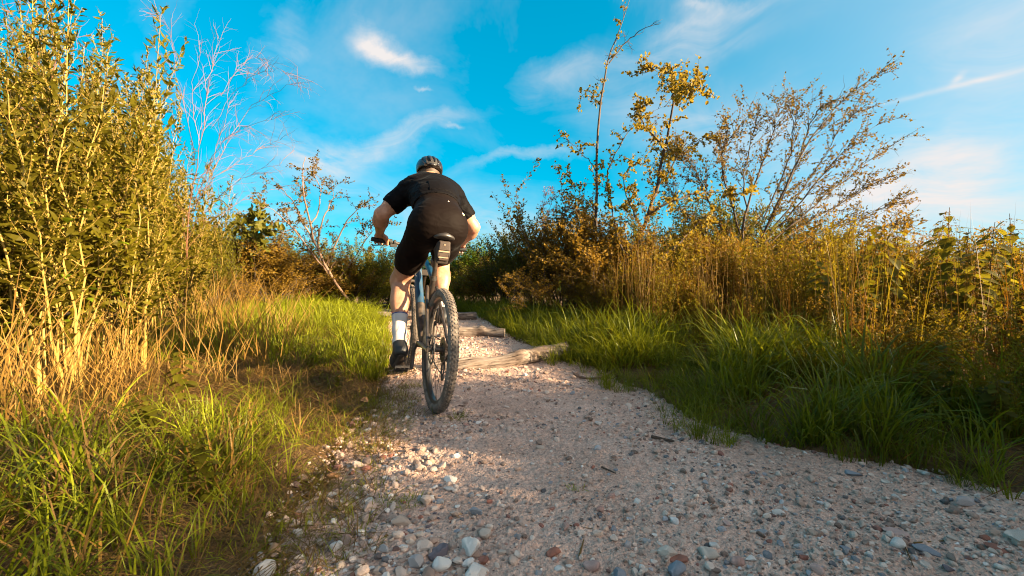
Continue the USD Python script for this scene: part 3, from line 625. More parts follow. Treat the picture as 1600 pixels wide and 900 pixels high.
def make_far_hedge():
    r = np.random.default_rng(79); pr = []
    for i in range(3):
        k = 900; c = rdir(r, k) * (r.random(k) ** .4)[:, None] * [1.6, 1.2, 1.5] + [0, 0, 1.6]; c += (fbm(c * 1.3, 2, i)[:, None] - .5) * 1.2; L = r.uniform(.12, .28, k)
        v, f = scatter(DIAMOND, c, rdir(r, k), rdir(r, k) + [0, 0, .3], L, L * .6); pr.append((v, f))
    n = 150; X = np.linspace(-75, 85, n) + r.normal(size=n) * .4; Y = 48 + r.normal(size=n) * 3
    put('far_hedge', pr, [M['green_leaf'], M['olive_leaf'], M['bush_leaf']], X, Y, r.uniform(.8, 1.35, n), r, 'far hedge closing the field beyond the bushes', 'hedge', .05, -.3)


make_bushes()
make_far_hedge()


# ------------------------------------------------------------------ single trees, drawn limb by limb
def limb(r, pts_px, Y, depth_wander=.25):
    n = len(pts_px); dy = np.cumsum(r.normal(size=n) * depth_wander); dy -= dy[0]
    return np.array([at(px, py, Y + d) for (px, py), d in zip(pts_px, dy)])


def make_tree(name, label, cat, seed, Y, foot_px, limbs, rad, bark, leafmat, leafL, ratio, step, twig, twigs_per_m, tpl=OVAL, leaf_from=0.0, twig_up=.1, twig_depth=1, bunch=1, jit=.012, droop=0.0, split=(2, 4), follow=.8, kink=.2):
    """limbs: (points seen, start radius share, twig density share, leaf share)"""
    r = np.random.default_rng(seed); X = (foot_px - 800) / F * Y; base = np.array([X, Y, float(height(X, Y)) - .05])
    t = thing(name, label, cat, None, placed(*base)); trunk, tw, tips_l = MB(), [], []
    for i, (pts, rs_, dens, lsh) in enumerate(limbs):
        P = limb(r, pts, Y); 
        if i == 0: P[0] = base
        P = curve(P, 16); P[1:-1] += r.normal(size=(14, 3)) * .010
        ra = np.linspace(rad * rs_, rad * rs_ * .12, 16)
        o = obj('trunk' if i == 0 else 'limb', tube(P - base, ra, 7), M[bark], t, smooth=True)
        ln = np.linalg.norm(np.diff(P, axis=0), axis=1).sum()
        for k in range(int(ln * twigs_per_m * dens)):
            u = r.uniform(.2 if i == 0 else .08, 1) * 15; j = min(int(u), 14); b = P[j] + (P[j + 1] - P[j]) * (u - j); tan = unit(P[j + 1] - P[j])
            segs, tips = [], []
            grow(r, b - base, tan * follow + rdir(r, 1)[0] * .9 + [0, 0, twig_up], twig * r.uniform(.5, 1.2), min(.0045, rad * .32), twig_depth, segs, tips, kink, -droop, split, .8, 5, .6)
            tw += segs
            if r.random() < lsh: tips_l += [s[0] for s in segs]
    tag(obj('twigs', tubes(tw, (4, 3, 3, 3), twig_depth), M[bark], t), kind='stuff')
    if leafmat: tag(obj('crown', leaves_on(r, tips_l, step, leafL, ratio, tpl, jit, .5, bunch), M[leafmat], t), kind='stuff')
    return t


make_tree('bare_sapling', 'very tall thin sapling with a bare forked top, leafy only low down', 'tree', 81, 6.5, 945,
          [([(945, 478), (934, 390), (931, 300), (937, 180), (948, 100), (966, 50), (988, -15)], 1, .55, .75), ([(952, 98), (985, 60), (1010, 42), (1035, 30)], .35, 1.2, 0), ([(934, 270), (905, 235), (875, 212)], .3, 1.6, 1), ([(935, 330), (905, 300), (872, 255)], .3, 1.5, 1), ([(936, 160), (920, 150), (908, 146)], .2, 2, .9), ([(945, 300), (965, 230), (1000, 190), (1040, 165)], .35, 1.5, 1)],
          .030, 'bark', 'tree_leaf', (.03, .056), .75, .026, .22, 5.5, bunch=1)
make_tree('leafy_sapling', 'slender sapling with leaning trunk and clusters of yellowish leaves', 'tree', 82, 6.0, 962,
          [([(962, 470), (985, 405), (1010, 345), (1030, 270), (1048, 190), (1053, 130), (1046, 100)], 1, 1.0, 1), ([(1050, 150), (1075, 135), (1098, 132)], .35, 2.4, 1), ([(1052, 120), (1030, 108), (1012, 112)], .3, 2.4, 1), ([(1012, 335), (1060, 310), (1110, 300), (1150, 305)], .5, 1.6, 1), ([(1020, 310), (1050, 260), (1080, 225), (1125, 212)], .45, 1.7, 1), ([(985, 400), (960, 350), (950, 300), (905, 290)], .4, 1.5, 1), ([(1002, 360), (985, 320), (975, 280), (1000, 255)], .4, 1.5, 1), ([(1040, 235), (1005, 190), (990, 170)], .35, 1.9, 1), ([(975, 430), (1040, 400), (1090, 350), (1120, 345)], .45, 1.5, 1)],
          .040, 'bark', 'tree_leaf', (.03, .058), .75, .019, .22, 8.0, bunch=1)
fan = [([(1190, 440), (1195, 380), (1205, 320), (1225, 260), (1245, 200), (1250, 165)], 1, 1.1, 1), ([(1215, 390), (1260, 300), (1310, 205), (1360, 150), (1413, 112)], .8, 1.1, .95), ([(1225, 370), (1275, 270), (1300, 200), (1320, 165), (1345, 160)], .7, 1.1, 1), ([(1230, 380), (1300, 300), (1350, 240), (1415, 190)], .65, 1.2, 1), ([(1235, 385), (1310, 320), (1370, 270), (1450, 210)], .6, 1.2, .9),
       ([(1235, 392), (1320, 335), (1380, 300), (1420, 275)], .6, 1.3, 1), ([(1240, 400), (1330, 360), (1390, 335), (1430, 318)], .5, 1.3, 1), ([(1240, 405), (1330, 380), (1400, 360), (1450, 345)], .5, 1.2, 1), ([(1190, 400), (1150, 330), (1125, 270), (1085, 235)], .6, 2.8, 1), ([(1195, 370), (1170, 290), (1165, 240), (1185, 205)], .6, 2.4, 1), ([(1185, 410), (1130, 360), (1090, 310), (1070, 270)], .5, 2.8, 1), ([(1205, 330), (1200, 260), (1215, 205), (1205, 180)], .5, 1.2, 1), ([(1230, 340), (1270, 240), (1275, 190), (1268, 155)], .5, 1.1, 1), ([(1240, 360), (1300, 280), (1340, 215), (1380, 170)], .5, 1.1, 1)]
fan = [([(px - 36, py) for px, py in p], *q) for p, *q in fan]
make_tree('fan_shrub', 'large shrub fanning to the right with arching twigs and small russet leaves', 'shrub', 83, 6.6, 1154, fan, .024, 'bark', 'russet_leaf', (.024, .050), .6, .026, .42, 8.5, DIAMOND, bunch=1, droop=.015, follow=1.5, kink=.10)
make_tree('thorn_tree', 'small sparse tree with leaning pale trunk and tiny leaves, left of the rider', 'tree', 84, 8.0, 558,
          [([(558, 492), (540, 462), (515, 428), (495, 385), (480, 330), (472, 280), (478, 245)], 1, .9, 1), ([(520, 435), (490, 400), (460, 360), (430, 330), (410, 325)], .6, 1.3, 1), ([(495, 385), (465, 330), (445, 300), (415, 285)], .5, 1.3, 1), ([(510, 420), (530, 370), (550, 335), (575, 322)], .6, 1.3, 1), ([(500, 395), (505, 340), (520, 310), (510, 290)], .5, 1.2, 1), ([(485, 350), (500, 300), (490, 270), (505, 285)], .4, 1.2, 1), ([(525, 440), (555, 400), (575, 370), (590, 355)], .4, 1.2, .8), ([(470, 370), (440, 345), (425, 350), (400, 335)], .35, 1.1, 1)],
          .034, 'pale_bark', 'russet_leaf', (.03, .06), .6, .020, .34, 5.0, DIAMOND)
make_tree('dead_weed', 'tall dead weed with bare pinkish stems arching right, beside the mugwort', 'dead weed', 85, 4.2, 275,
          [([(275, 560), (292, 420), (302, 300), (318, 200), (325, 130), (345, 60)], 1, 1.4, 0), ([(300, 330), (330, 250), (352, 180), (365, 110), (380, 100)], .7, 1.5, 0), ([(300, 340), (345, 240), (390, 170), (440, 140), (462, 118)], .6, 1.4, 0), ([(305, 300), (350, 220), (400, 190), (460, 170)], .55, 1.5, 0), ([(310, 310), (360, 260), (410, 230), (455, 205)], .5, 1.5, 0), ([(300, 360), (350, 300), (400, 268), (440, 255)], .5, 1.4, 0), ([(295, 380), (350, 330), (410, 300), (440, 290)], .4, 1.2, 0), ([(305, 260), (290, 170), (275, 110), (270, 60), (225, 10)], .5, 1.2, 0), ([(312, 220), (300, 140), (310, 90), (300, 70)], .5, 1.3, 0), ([(330, 200), (380, 130), (420, 110), (455, 115)], .4, 1.2, 0), ([(345, 150), (380, 100), (410, 90)], .4, 1.2, 0)],
          .0052, 'dead_twig', None, None, None, None, .24, 7.5, droop=.06, twig_depth=1, split=(3, 5), follow=1.5, kink=.09)
make_tree('dead_weed', 'bare purplish dead stems sticking out above the mugwort at the left corner', 'dead weed', 88, 3.1, 70,
          [([(70, 640), (75, 400), (70, 200), (85, 90), (60, -20)], 1, 1.0, 0), ([(75, 260), (60, 100), (45, 10), (50, -40)], .6, 1.1, 0), ([(72, 220), (110, 90), (140, 30)], .5, 1.1, 0), ([(70, 180), (20, 60), (5, 0)], .5, 1.1, 0)],
          .007, 'dead_twig', None, None, None, None, .22, 4.0)
make_tree('pink_plume', 'feathery pinkish dry seed plume rising behind the rusty bramble', 'weed', 86, 7.4, 848,
          [([(852, 470), (850, 400), (849, 340), (852, 290)], 1, 2.0, 1), ([(850, 370), (858, 330), (866, 300)], .6, 2.5, 1)], .009, 'dead_twig', 'plume', (.02, .05), .3, .012, .12, 9, DIAMOND, twig_up=.7)
make_tree('leafy_sprig', 'dark green leafy sprig standing above the rusty bushes on the left', 'shrub', 87, 7.0, 398,
          [([(398, 470), (398, 410), (396, 370), (388, 335)], 1, 1.2, 1), ([(397, 385), (412, 365), (425, 360)], .6, 2, 1), ([(398, 375), (380, 358), (375, 348)], .6, 2, 1), ([(396, 365), (405, 345), (400, 335)], .5, 2, 1)], .012, 'bark', 'bush_leaf', (.08, .13), .7, .045, .16, 8)


# ------------------------------------------------------------------ weeds on the right
def dry_clump(r, n, h):
    st, lf = MB(), []
    for _ in range(n):
        hh = h * r.uniform(.6, 1.05); p = stem_line(r, hh, r.uniform(.03, .22), 6, .03); p[:, :2] += r.normal(size=2) * .13; st.add(*tube(p, np.linspace(.0034, .0012, 6), 3, False))
        lf.append(p[1:])
        for _ in range(5):
            j = r.integers(2, 5); d = unit(np.array([r.normal(), r.normal(), 1.2])); q = p[j] + d * np.linspace(0, hh * .2, 4)[:, None]; st.add(*tube(q, .0012, 3, False)); lf.append(q)
    return st.mesh(), leaves_on(r, lf, .018, (.018, .05), .38, LANCE, .012)


def make_weeds():
    r = np.random.default_rng(91); pr, ms = [], []
    for i in range(6):
        s, l = dry_clump(r, 16, 1.1); v = np.vstack([s[0], l[0]]); pr += [s, l]; ms += [M['dry_weed'], M['dry_weed_leaf'] if i % 3 else M['rust_leaf']]
    n = 2600; Y = r.uniform(-4, 8.5, n); X = r.uniform(1, 11, n); o = out_of_path(X, Y)
    lim = np.interp(Y, [-4, 1.5, 3, 4.2, 5, 6, 8], [.75, .75, 1.05, 1.1, .85, .9, 1.0])
    keep = (o > lim) & (o < lim + np.where(Y < 2.2, 2.6, 6)) & (r.random(n) < np.where(Y < 2.2, .48, .42)); X, Y, o = X[keep], Y[keep], o[keep]
    k = len(X); g = height(X, Y); s = r.uniform(.8, 1.12, k) * np.clip(.66 + (o - 1.0) * .25, .55, 1.06) * np.interp(Y, [1.4, 1.8, 3.0, 4.0, 5.0], [1.5, .52, .60, .72, .98]) * (.50 + .98 * fbm(np.stack([X, Y, 0 * X], -1) * 1.6, 2, 77))
    idx = r.integers(0, 6, k); pos = np.stack([X, Y, g - .02], -1); yaw = r.uniform(0, 6.28, k)
    instancer('dry_weeds', [(p, m, False) for p, m in zip(pr, ms)], np.vstack([pos, pos]), np.tile(yaw, 2), np.tile(s, 2), np.concatenate([idx * 2, idx * 2 + 1]), None, 'mass of waist high golden brown dry weeds right of the path', 'weeds')
    stalks = [tuft(r, 9, .75, 1.3, .14, .0052, .07, .10) for _ in range(5)]
    n = 620; Y = r.uniform(2.6, 7.5, n); X = r.uniform(.8, 8, n); o = out_of_path(X, Y); k = (o > np.interp(Y, [2.6, 4, 5, 7], [1.15, 1.15, .85, .9])) & (o < 4.5); X, Y = X[k], Y[k]
    put('dry_stalks', stalks, [M['straw'], M['straw_tan'], M['dry_weed'], M['straw'], M['dry_weed_leaf']], X, Y, r.uniform(.55, 1.08, len(X)) * (.62 + .75 * fbm(np.stack([X, Y, 0 * X], -1) * 1.6, 2, 77)), r, 'thin upright golden stalks among the dry weeds on the right', 'dry stalks', .06)


make_weeds()


def make_straw_stems():
    r = np.random.default_rng(93); pr = []
    for i in range(5):
        m = MB()
        for _ in range(11):
            hh = r.uniform(.2, .75); p = stem_line(r, hh, r.uniform(.08, .7), 6, .05); p[:, :2] += r.normal(size=2) * .10; m.add(*tube(p, np.linspace(.0038, .0012, 6), 3, False))
        pr.append(m.mesh())
    n = 700; X, Y = r.uniform(-4.6, -1.3, n), r.uniform(1.2, 5.2, n); o = out_of_path(X, Y); lim = np.interp(Y, [1.2, 2.2, 3, 5], [1.1, 1.05, .95, .9]); k = (o > lim) & (X / Y > -1.6) & (r.random(n) < .30); X, Y = X[k], Y[k]
    put('straw_stems', pr, [M['straw_tan']] * 5, X, Y, r.uniform(.6, 1.15, len(X)), r, 'dry tan stalks leaning at the foot of the mugwort', 'straw', .1)


make_straw_stems()
NET_OUT = np.array([[0, 0], [.06, .22], [.12, .30], [.15, .27], [.22, .40], [.26, .36], [.34, .44], [.38, .38], [.47, .42], [.50, .35], [.60, .36], [.63, .28], [.74, .26], [.77, .18], [.88, .12], [1, 0]])


def nettle_tpl():
    n = len(NET_OUT); t = NET_OUT[:, 0]; up = -.30 * t ** 2
    mid = np.stack([t, 0 * t, up - .0], -1); L = np.stack([t, NET_OUT[:, 1], up + .12 * NET_OUT[:, 1]], -1); Rr = L * [1, -1, 1]
    f = []
    for i in range(n - 1): f += [[i, n + i, n + i + 1], [i, n + i + 1, i + 1], [i, 2 * n + i + 1, 2 * n + i], [i, i + 1, 2 * n + i + 1]]
    return np.vstack([mid, L, Rr]), np.array(f)


NETTLE = nettle_tpl()


def nettle(name, r, h):
    P = proto(name); st = stem_line(r, h, r.uniform(.04, .1), 12, .012); obj('stem', tube(st, np.linspace(.006, .002, 12), 6), M['nettle_stem'], P, smooth=True)
    n = 17; seeds = []
    for i in range(n):
        t = .28 + .72 * (i / n) ** .8; k = t * 11; j = min(int(k), 10); b = st[j] + (st[j + 1] - st[j]) * (k - j)
        for s in (0, PI):
            a = i * PI / 2 + s + r.normal() * .2; L = (.135 if t < .88 else .09) * r.uniform(.7, 1.15) * (1 if r.random() > .12 else .6); d = np.array([math.cos(a), math.sin(a), r.uniform(-1.0, .15)])
            if r.random() < .12 and t < .6: continue
            pt = b + d * .03; obj('leaf', scatter(NETTLE, [pt], [d], [[0, 0, 1]], L, L * .78), M['nettle_leaf'], P)
            if t > .5:
                for _ in range(2):
                    e = b + unit(d + r.normal(size=3) * .3) * r.uniform(.04, .1) + [0, 0, -.02]; seeds.append(np.array([b, (b + e) / 2 + [0, 0, .015], e]))
    tag(obj('seed_strings', leaves_on(r, seeds, .005, (.006, .013), .8, DIAMOND, .005), M['rust_leaf'], P), kind='stuff'); return P


def make_nettles():
    r = np.random.default_rng(95); H = [1.35, 1.5, 1.25]; pr = [nettle(f'nettle_kind_{i:03d}', r, h) for i, h in enumerate(H)]
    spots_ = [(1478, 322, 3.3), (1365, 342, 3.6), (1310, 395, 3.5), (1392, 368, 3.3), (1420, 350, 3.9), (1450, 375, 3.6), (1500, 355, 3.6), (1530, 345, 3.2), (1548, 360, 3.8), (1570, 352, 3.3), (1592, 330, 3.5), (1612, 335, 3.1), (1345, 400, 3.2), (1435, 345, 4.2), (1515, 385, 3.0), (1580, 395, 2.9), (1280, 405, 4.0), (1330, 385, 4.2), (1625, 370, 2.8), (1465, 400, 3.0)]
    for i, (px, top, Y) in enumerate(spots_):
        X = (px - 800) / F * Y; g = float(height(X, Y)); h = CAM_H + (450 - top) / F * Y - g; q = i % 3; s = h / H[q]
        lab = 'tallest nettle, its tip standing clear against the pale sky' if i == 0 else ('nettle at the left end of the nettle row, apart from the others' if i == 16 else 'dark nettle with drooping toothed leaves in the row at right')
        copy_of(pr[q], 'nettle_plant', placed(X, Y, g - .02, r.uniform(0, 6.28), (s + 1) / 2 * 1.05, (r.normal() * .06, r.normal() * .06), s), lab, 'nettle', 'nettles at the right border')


    for i, (px, Y, sc) in enumerate([(1455, 1.95, .24), (1500, 2.0, .28), (1540, 1.85, .24), (1430, 2.1, .25), (925, 4.1, .2), (950, 3.9, .22), (240, 1.7, .22), (290, 2.2, .26), (520, 2.7, .16), (330, 1.35, .2)]):
        X = (px - 800) / F * Y; g = float(height(X, Y))
        copy_of(pr[i % 3], 'young_nettle', placed(X, Y, g - .03, r.uniform(0, 6.28), sc * 2.1, (r.normal() * .1, r.normal() * .1), sc), 'small low nettle growing in the ' + ('shaded grass of the right verge' if px > 800 else 'grass of the left foreground'), 'nettle', 'young nettles in the right verge' if px > 800 else 'young nettles in the left grass')


make_nettles()


# ------------------------------------------------------------------ logs, sticks and fallen leaves
M['log'] = usdkit.material(stage, '/World/Looks/log', {'tc': ('texture_coordinate', {}), 'mp': ('mapping', dict(scale=(2.4, 38.0, 38.0))), 'n': ('noise_texture', dict(scale=1.6, detail=7.0, roughness=.65)), 'r': ('rgb_ramp', dict(ramp=[(.36, (.025, .018, .013)), (.44, (.13, .097, .078)), (.58, (.22, .175, .145)), (.8, (.28, .235, .20))])),
    'n2': ('noise_texture', dict(scale=5.0, detail=3.0)), 'r2': ('rgb_ramp', dict(ramp=[(.35, (.62, .55, .5)), (.6, (1, 1, 1))])), 'x': ('mix', dict(mix_type='multiply', fac=.9)), 'b': ('bump', dict(strength=.7, distance=.008)), 'p': ('principled_bsdf', dict(roughness=.85, specular_ior_level=.2))},
    [('tc.object', 'mp.vector'), ('mp.vector', 'n.vector'), ('n.fac', 'r.fac'), ('tc.object', 'n2.vector'), ('n2.fac', 'r2.fac'), ('r.color', 'x.color1'), ('r2.color', 'x.color2'), ('x.color', 'p.base_color'), ('n.fac', 'b.height'), ('b.normal', 'p.normal')], surface='p.BSDF')
M['log_end'] = pbr('log_end', [(.3, (.40, .28, .18)), (.7, (.66, .52, .38))], .8, vary=(30, 4))


def make_log(p0, p1, r0, r1, sag, seed, label):
    """A barkless log from p0 to p1 along its own x axis, with a saw cut at either end."""
    p0, p1 = np.array(p0, float), np.array(p1, float); L = np.linalg.norm(p1 - p0); r = np.random.default_rng(seed); n, k = 40, 22
    u = np.linspace(0, 1, n); th = np.arange(k) * 2 * PI / k; c = np.stack([u * L, sag * np.sin(u * PI) + .02 * np.sin(u * 5 + seed), .012 * np.sin(u * 4 + seed)], -1)
    R_ = r0 + (r1 - r0) * u; v = c[:, None] + R_[:, None, None] * np.stack([0 * th, np.cos(th), np.sin(th)], -1)[None]
    d = (fbm(v * [5, 18, 18] + seed, 4, 3) - .5) * .055 + .018 * np.exp(-((v[..., 0] / L - .62) / .05) ** 2) * np.clip(np.sin(th)[None] + .2, 0, 1); v[..., 1:] += d[..., None] * np.stack([np.cos(th), np.sin(th)], -1)[None]
    i = np.arange(n - 1)[:, None] * k; j = np.arange(k)[None]; f = np.stack([i + j, i + (j + 1) % k, i + k + (j + 1) % k, i + k + j], -1).reshape(-1, 4)
    m = np.eye(4); e = (p1 - p0) / L; y = unit(np.cross([0, 0, 1], e)); m[:3, 0], m[:3, 1], m[:3, 2], m[:3, 3] = e, y, np.cross(e, y), p0
    t = thing('log', label, 'log', None, m); obj('log_body', (v.reshape(-1, 3)[:, :], f[:, ::-1]), M['log'], t, smooth=60)
    for s in (0, n - 1):
        ring = v[s]; ce = ring.mean(0); q = np.vstack([ring, ce + [(-.004 if s == 0 else .004), 0, 0]]); ff = np.array([[a, (a + 1) % k, k] for a in range(k)]); obj('cut_end', (q, ff if s else ff[:, ::-1]), M['log_end'], t)


def on_path(px, Y, dz=0.0): X = (px - 800) / F * Y; return [X, Y, float(height(X, Y)) + dz]


make_log(on_path(672, 3.62, -.012), on_path(887, 3.95, .07), .068, .072, -.07, 3, 'thick pale barkless log lying across the path right of the rear wheel')
make_log(on_path(690, 5.05, .04), on_path(789, 5.0, .035), .080, .055, .04, 5, 'middle log step farther up the path, grey with a narrowing right end')
make_log(on_path(590, 6.3, .065), on_path(744, 6.6, .07), .055, .06, -.04, 7, 'farthest log step at the top of the path with a pale cut end')
M['dry_leaf'] = pbr('dry_leaf', [(.3, (.26, .10, .04)), (.7, (.48, .24, .10))], .7, vary=(40, 3))


def stick(pts_px, rad, mat, label, cat, name):
    P = []
    for px, py in pts_px:
        Y = CAM_H * F / (py - 450)
        for _ in range(10): X = (px - 800) / F * Y; Y = (CAM_H - float(path_z(np.array([X]), np.array([Y]))[0])) * F / (py - 450)
        P.append([X, Y, float(path_z(np.array([X]), np.array([Y]))[0]) + rad * 1.6])
    P = np.array(P); x = thing(name, label, cat, None, placed(*P[0])); obj('twig', tube(curve(P - P[0], 8), np.linspace(rad, rad * .6, 8), 6), mat, x, smooth=True)


stick([(898, 590), (935, 597), (985, 589)], .010, M['pale_bark'], 'pale bent stick lying at the foot of the right grass by the log', 'stick', 'stick')
stick([(1018, 686), (1054, 694)], .008, M['bark'], 'short dark twig on the bare path near the right grass', 'twig', 'twig')
stick([(1428, 850), (1484, 846)], .0022, M['straw'], 'single yellow straw lying on the lower right gravel', 'straw', 'straw_stalk')
stick([(1410, 846), (1428, 888)], .0018, M['straw'], 'thin broken straw crossing the yellow straw on the lower right gravel', 'straw', 'straw_stalk')
stick([(940, 732), (962, 742)], .004, M['bark'], 'small dark twig in the middle of the path', 'twig', 'twig')
stick([(890, 822), (930, 828)], .0016, M['straw'], 'thin straw on the gravel in the lower centre of the path', 'straw', 'straw_stalk')
stick([(905, 872), (912, 846)], .003, M['straw'], 'short straw pointing up the path near the bottom edge', 'straw', 'straw_stalk')
for i, (px, py, s, lab) in enumerate([(563, 632, .055, 'curled brown dead leaf on the left grass below the shoe'), (520, 752, .05, 'dry brown leaf beside the flat orange tan stone')]):
    Y = CAM_H * F / (py - 450); X = (px - 800) / F * Y; x = thing('fallen_leaf', lab, 'dead leaf', None, placed(X, Y, float(height(X, Y)) + .03, i * 2.0, 1, (.3, .2)))
    v = OVAL[0] * [s, s, s]; v[:, 2] += 9 * (v[:, 1] ** 2); obj('blade', (v, OVAL[1]), M['dry_leaf'], x)

# ------------------------------------------------------------------ bicycle (built upright at its rear wheel's contact, y ahead, x right)
HEAD, LEAN, PITCH = math.radians(23), math.radians(4.2), math.radians(1.6)
BX, BY = -.470, 2.49


def bike_matrix():
    z = float(path_z(np.array([BX]), np.array([BY]))[0]); e = trimesh.transformations
    return e.translation_matrix((BX, BY, z - .004)) @ e.rotation_matrix(HEAD, [0, 0, 1]) @ e.rotation_matrix(PITCH, [1, 0, 0]) @ e.rotation_matrix(LEAN, [0, 1, 0])


BM = bike_matrix()
M['tyre'] = pbr('tyre_rubber', [(.3, (.035, .028, .023)), (.48, (.10, .078, .062)), (.7, (.18, .143, .115))], .85, vary=(22, 5), bump=(90, .4, .004))
M['tyre_front'] = M['tyre']
M['rim'] = pbr('rim_black', (.020, .018, .017), .35)
M['dusty'] = pbr('dusty_black', [(.4, (.018, .016, .015)), (.7, (.10, .07, .05))], .5, vary=(18, 4))
M['steel'] = pbr('steel', (.35, .33, .31), .35, 1.0)
M['dark_steel'] = pbr('dark_steel', [(.4, (.05, .04, .035)), (.7, (.16, .11, .08))], .4, .8, vary=(40, 3))
M['blue_paint'] = pbr('blue_paint', [(.4, (.008, .045, .10)), (.7, (.03, .05, .07))], .4, vary=(16, 4), coat=.4)
M['black_paint'] = pbr('black_paint', [(.4, (.014, .011, .010)), (.7, (.05, .034, .024))], .38, vary=(12, 3), coat=.3)
M['seal'] = pbr('fork_seal', (.22, .12, .06), .5)
M['gold'] = pbr('stanchion', (.10, .07, .05), .25, .9)
M['black_rubber'] = pbr('black_rubber', (.015, .014, .014), .75)
M['saddle'] = pbr('saddle_black', (.022, .018, .016), .45, bump=(60, .1, .002))
HUB_Z, WB, TYR = .370, 1.14, .029


def torus_section(prof, n=96):
    """prof: (radius from the axle, x) loop, turned about the x axis."""
    p = np.asarray(prof); k = len(p); th = np.arange(n) * 2 * PI / n
    v = np.stack([np.broadcast_to(p[None, :, 1], (n, k)), p[None, :, 0] * np.cos(th)[:, None], p[None, :, 0] * np.sin(th)[:, None]], -1).reshape(-1, 3)
    i = np.arange(n)[:, None] * k; i2 = (np.arange(n)[:, None] + 1) % n * k; j = np.arange(k)[None]; jn = (j + 1) % k
    return v, np.stack([i + j, i + jn, i2 + jn, i2 + j], -1).reshape(-1, 4)


def boxat(c, size, m=None):
    b = trimesh.creation.box(size)
    if m is not None: b.apply_transform(m)
    b.apply_translation(c); return b


def make_wheel(parent, name, cy, rear):
    w = sub(parent, name); UsdGeom.Xformable(w).AddTranslateOp().Set(Gf.Vec3d(0, cy, HUB_Z))
    a = np.arange(16) * 2 * PI / 16; rc = HUB_Z - TYR - .004
    m = MB(); m.add(*torus_section([(rc + TYR * math.cos(q), TYR * 1.02 * math.sin(q)) for q in a]))
    for k in range(92):                                  # tread: two centre rows and two shoulder rows of knobs
        th = k * 2 * PI / 92
        for row, q in ((0, .18), (1, -.18), (0, .78), (1, -.78)):
            t2 = th + (PI / 92 if row else 0); q2 = q; rad = np.array([math.sin(q2), math.cos(q2) * math.cos(t2), math.cos(q2) * math.sin(t2)]); c = np.array([0, rc * math.cos(t2), rc * math.sin(t2)]) + rad * (TYR + .001)
            tan = np.array([0, -math.sin(t2), math.cos(t2)]); mm = np.eye(4); mm[:3, 0] = np.cross(tan, rad); mm[:3, 1] = tan; mm[:3, 2] = rad; mm[:3, 3] = c
            m.tm(trimesh.creation.box([.0085, .0105 if abs(q) < .5 else .009, .0065]), mm)
    obj('tyre', m.mesh(), M['tyre'], w, smooth=35)
    obj('rim', torus_section([(.318, .016), (.312, .018), (.296, .012), (.292, 0), (.296, -.012), (.312, -.018), (.318, -.016), (.306, -.011), (.304, 0), (.306, .011)]), M['rim'], w, smooth=40)
    hw = .030
    for k in range(28):
        s = 1 if k % 2 else -1; t1 = k * 2 * PI / 28; t0 = t1 + (1.1 if (k // 2) % 2 else -1.1)
        obj('spoke', tube([[s * hw, .024 * math.cos(t0), .024 * math.sin(t0)], [s * .004, .298 * math.cos(t1), .298 * math.sin(t1)]], .0013, 4), M['dark_steel'], w)
    h = MB()
    for x0, x1, rr in ((-.058, -.036, .014), (-.036, -.026, .029), (-.026, .026, .017), (.026, .036, .029), (.036, .060, .014)): h.add(*tube([[x0, 0, 0], [x1, 0, 0]], rr, 18))
    obj('hub', h.mesh(), M['dusty'], w, smooth=35)
    d = MB(); d.add(*torus_section([(.090 if rear else .100, -.043), (.074, -.043), (.074, -.041), (.090 if rear else .100, -.041)], 48))
    for k in range(6): t = k * PI / 3; d.add(*tube([[-.042, .02 * math.cos(t), .02 * math.sin(t)], [-.042, .078 * math.cos(t + .5), .078 * math.sin(t + .5)]], .0022, 5))
    obj('brake_disc', d.mesh(), M['steel'], w, smooth=30)
    if rear:
        for k in range(11):
            R0 = .052 * (1 - k / 10) * .55 + .022 + .026 * (1 - k / 10); x = .024 + k * .0036; n = 24 + 2 * (10 - k); q = np.arange(n * 2) * PI / n; rr = np.where(np.arange(n * 2) % 2, R0, R0 - .004); prof = np.stack([rr * np.cos(q), rr * np.sin(q)], -1)
            from shapely.geometry import Polygon
            g = trimesh.creation.extrude_polygon(Polygon(prof).difference(Polygon(prof * .55)), .0018, engine='earcut'); T = np.array([[0, 0, 1, x], [1, 0, 0, 0], [0, 1, 0, 0], [0, 0, 0, 1.0]]); g.apply_transform(T); obj('sprocket', g, M['dark_steel'], w)
    return w


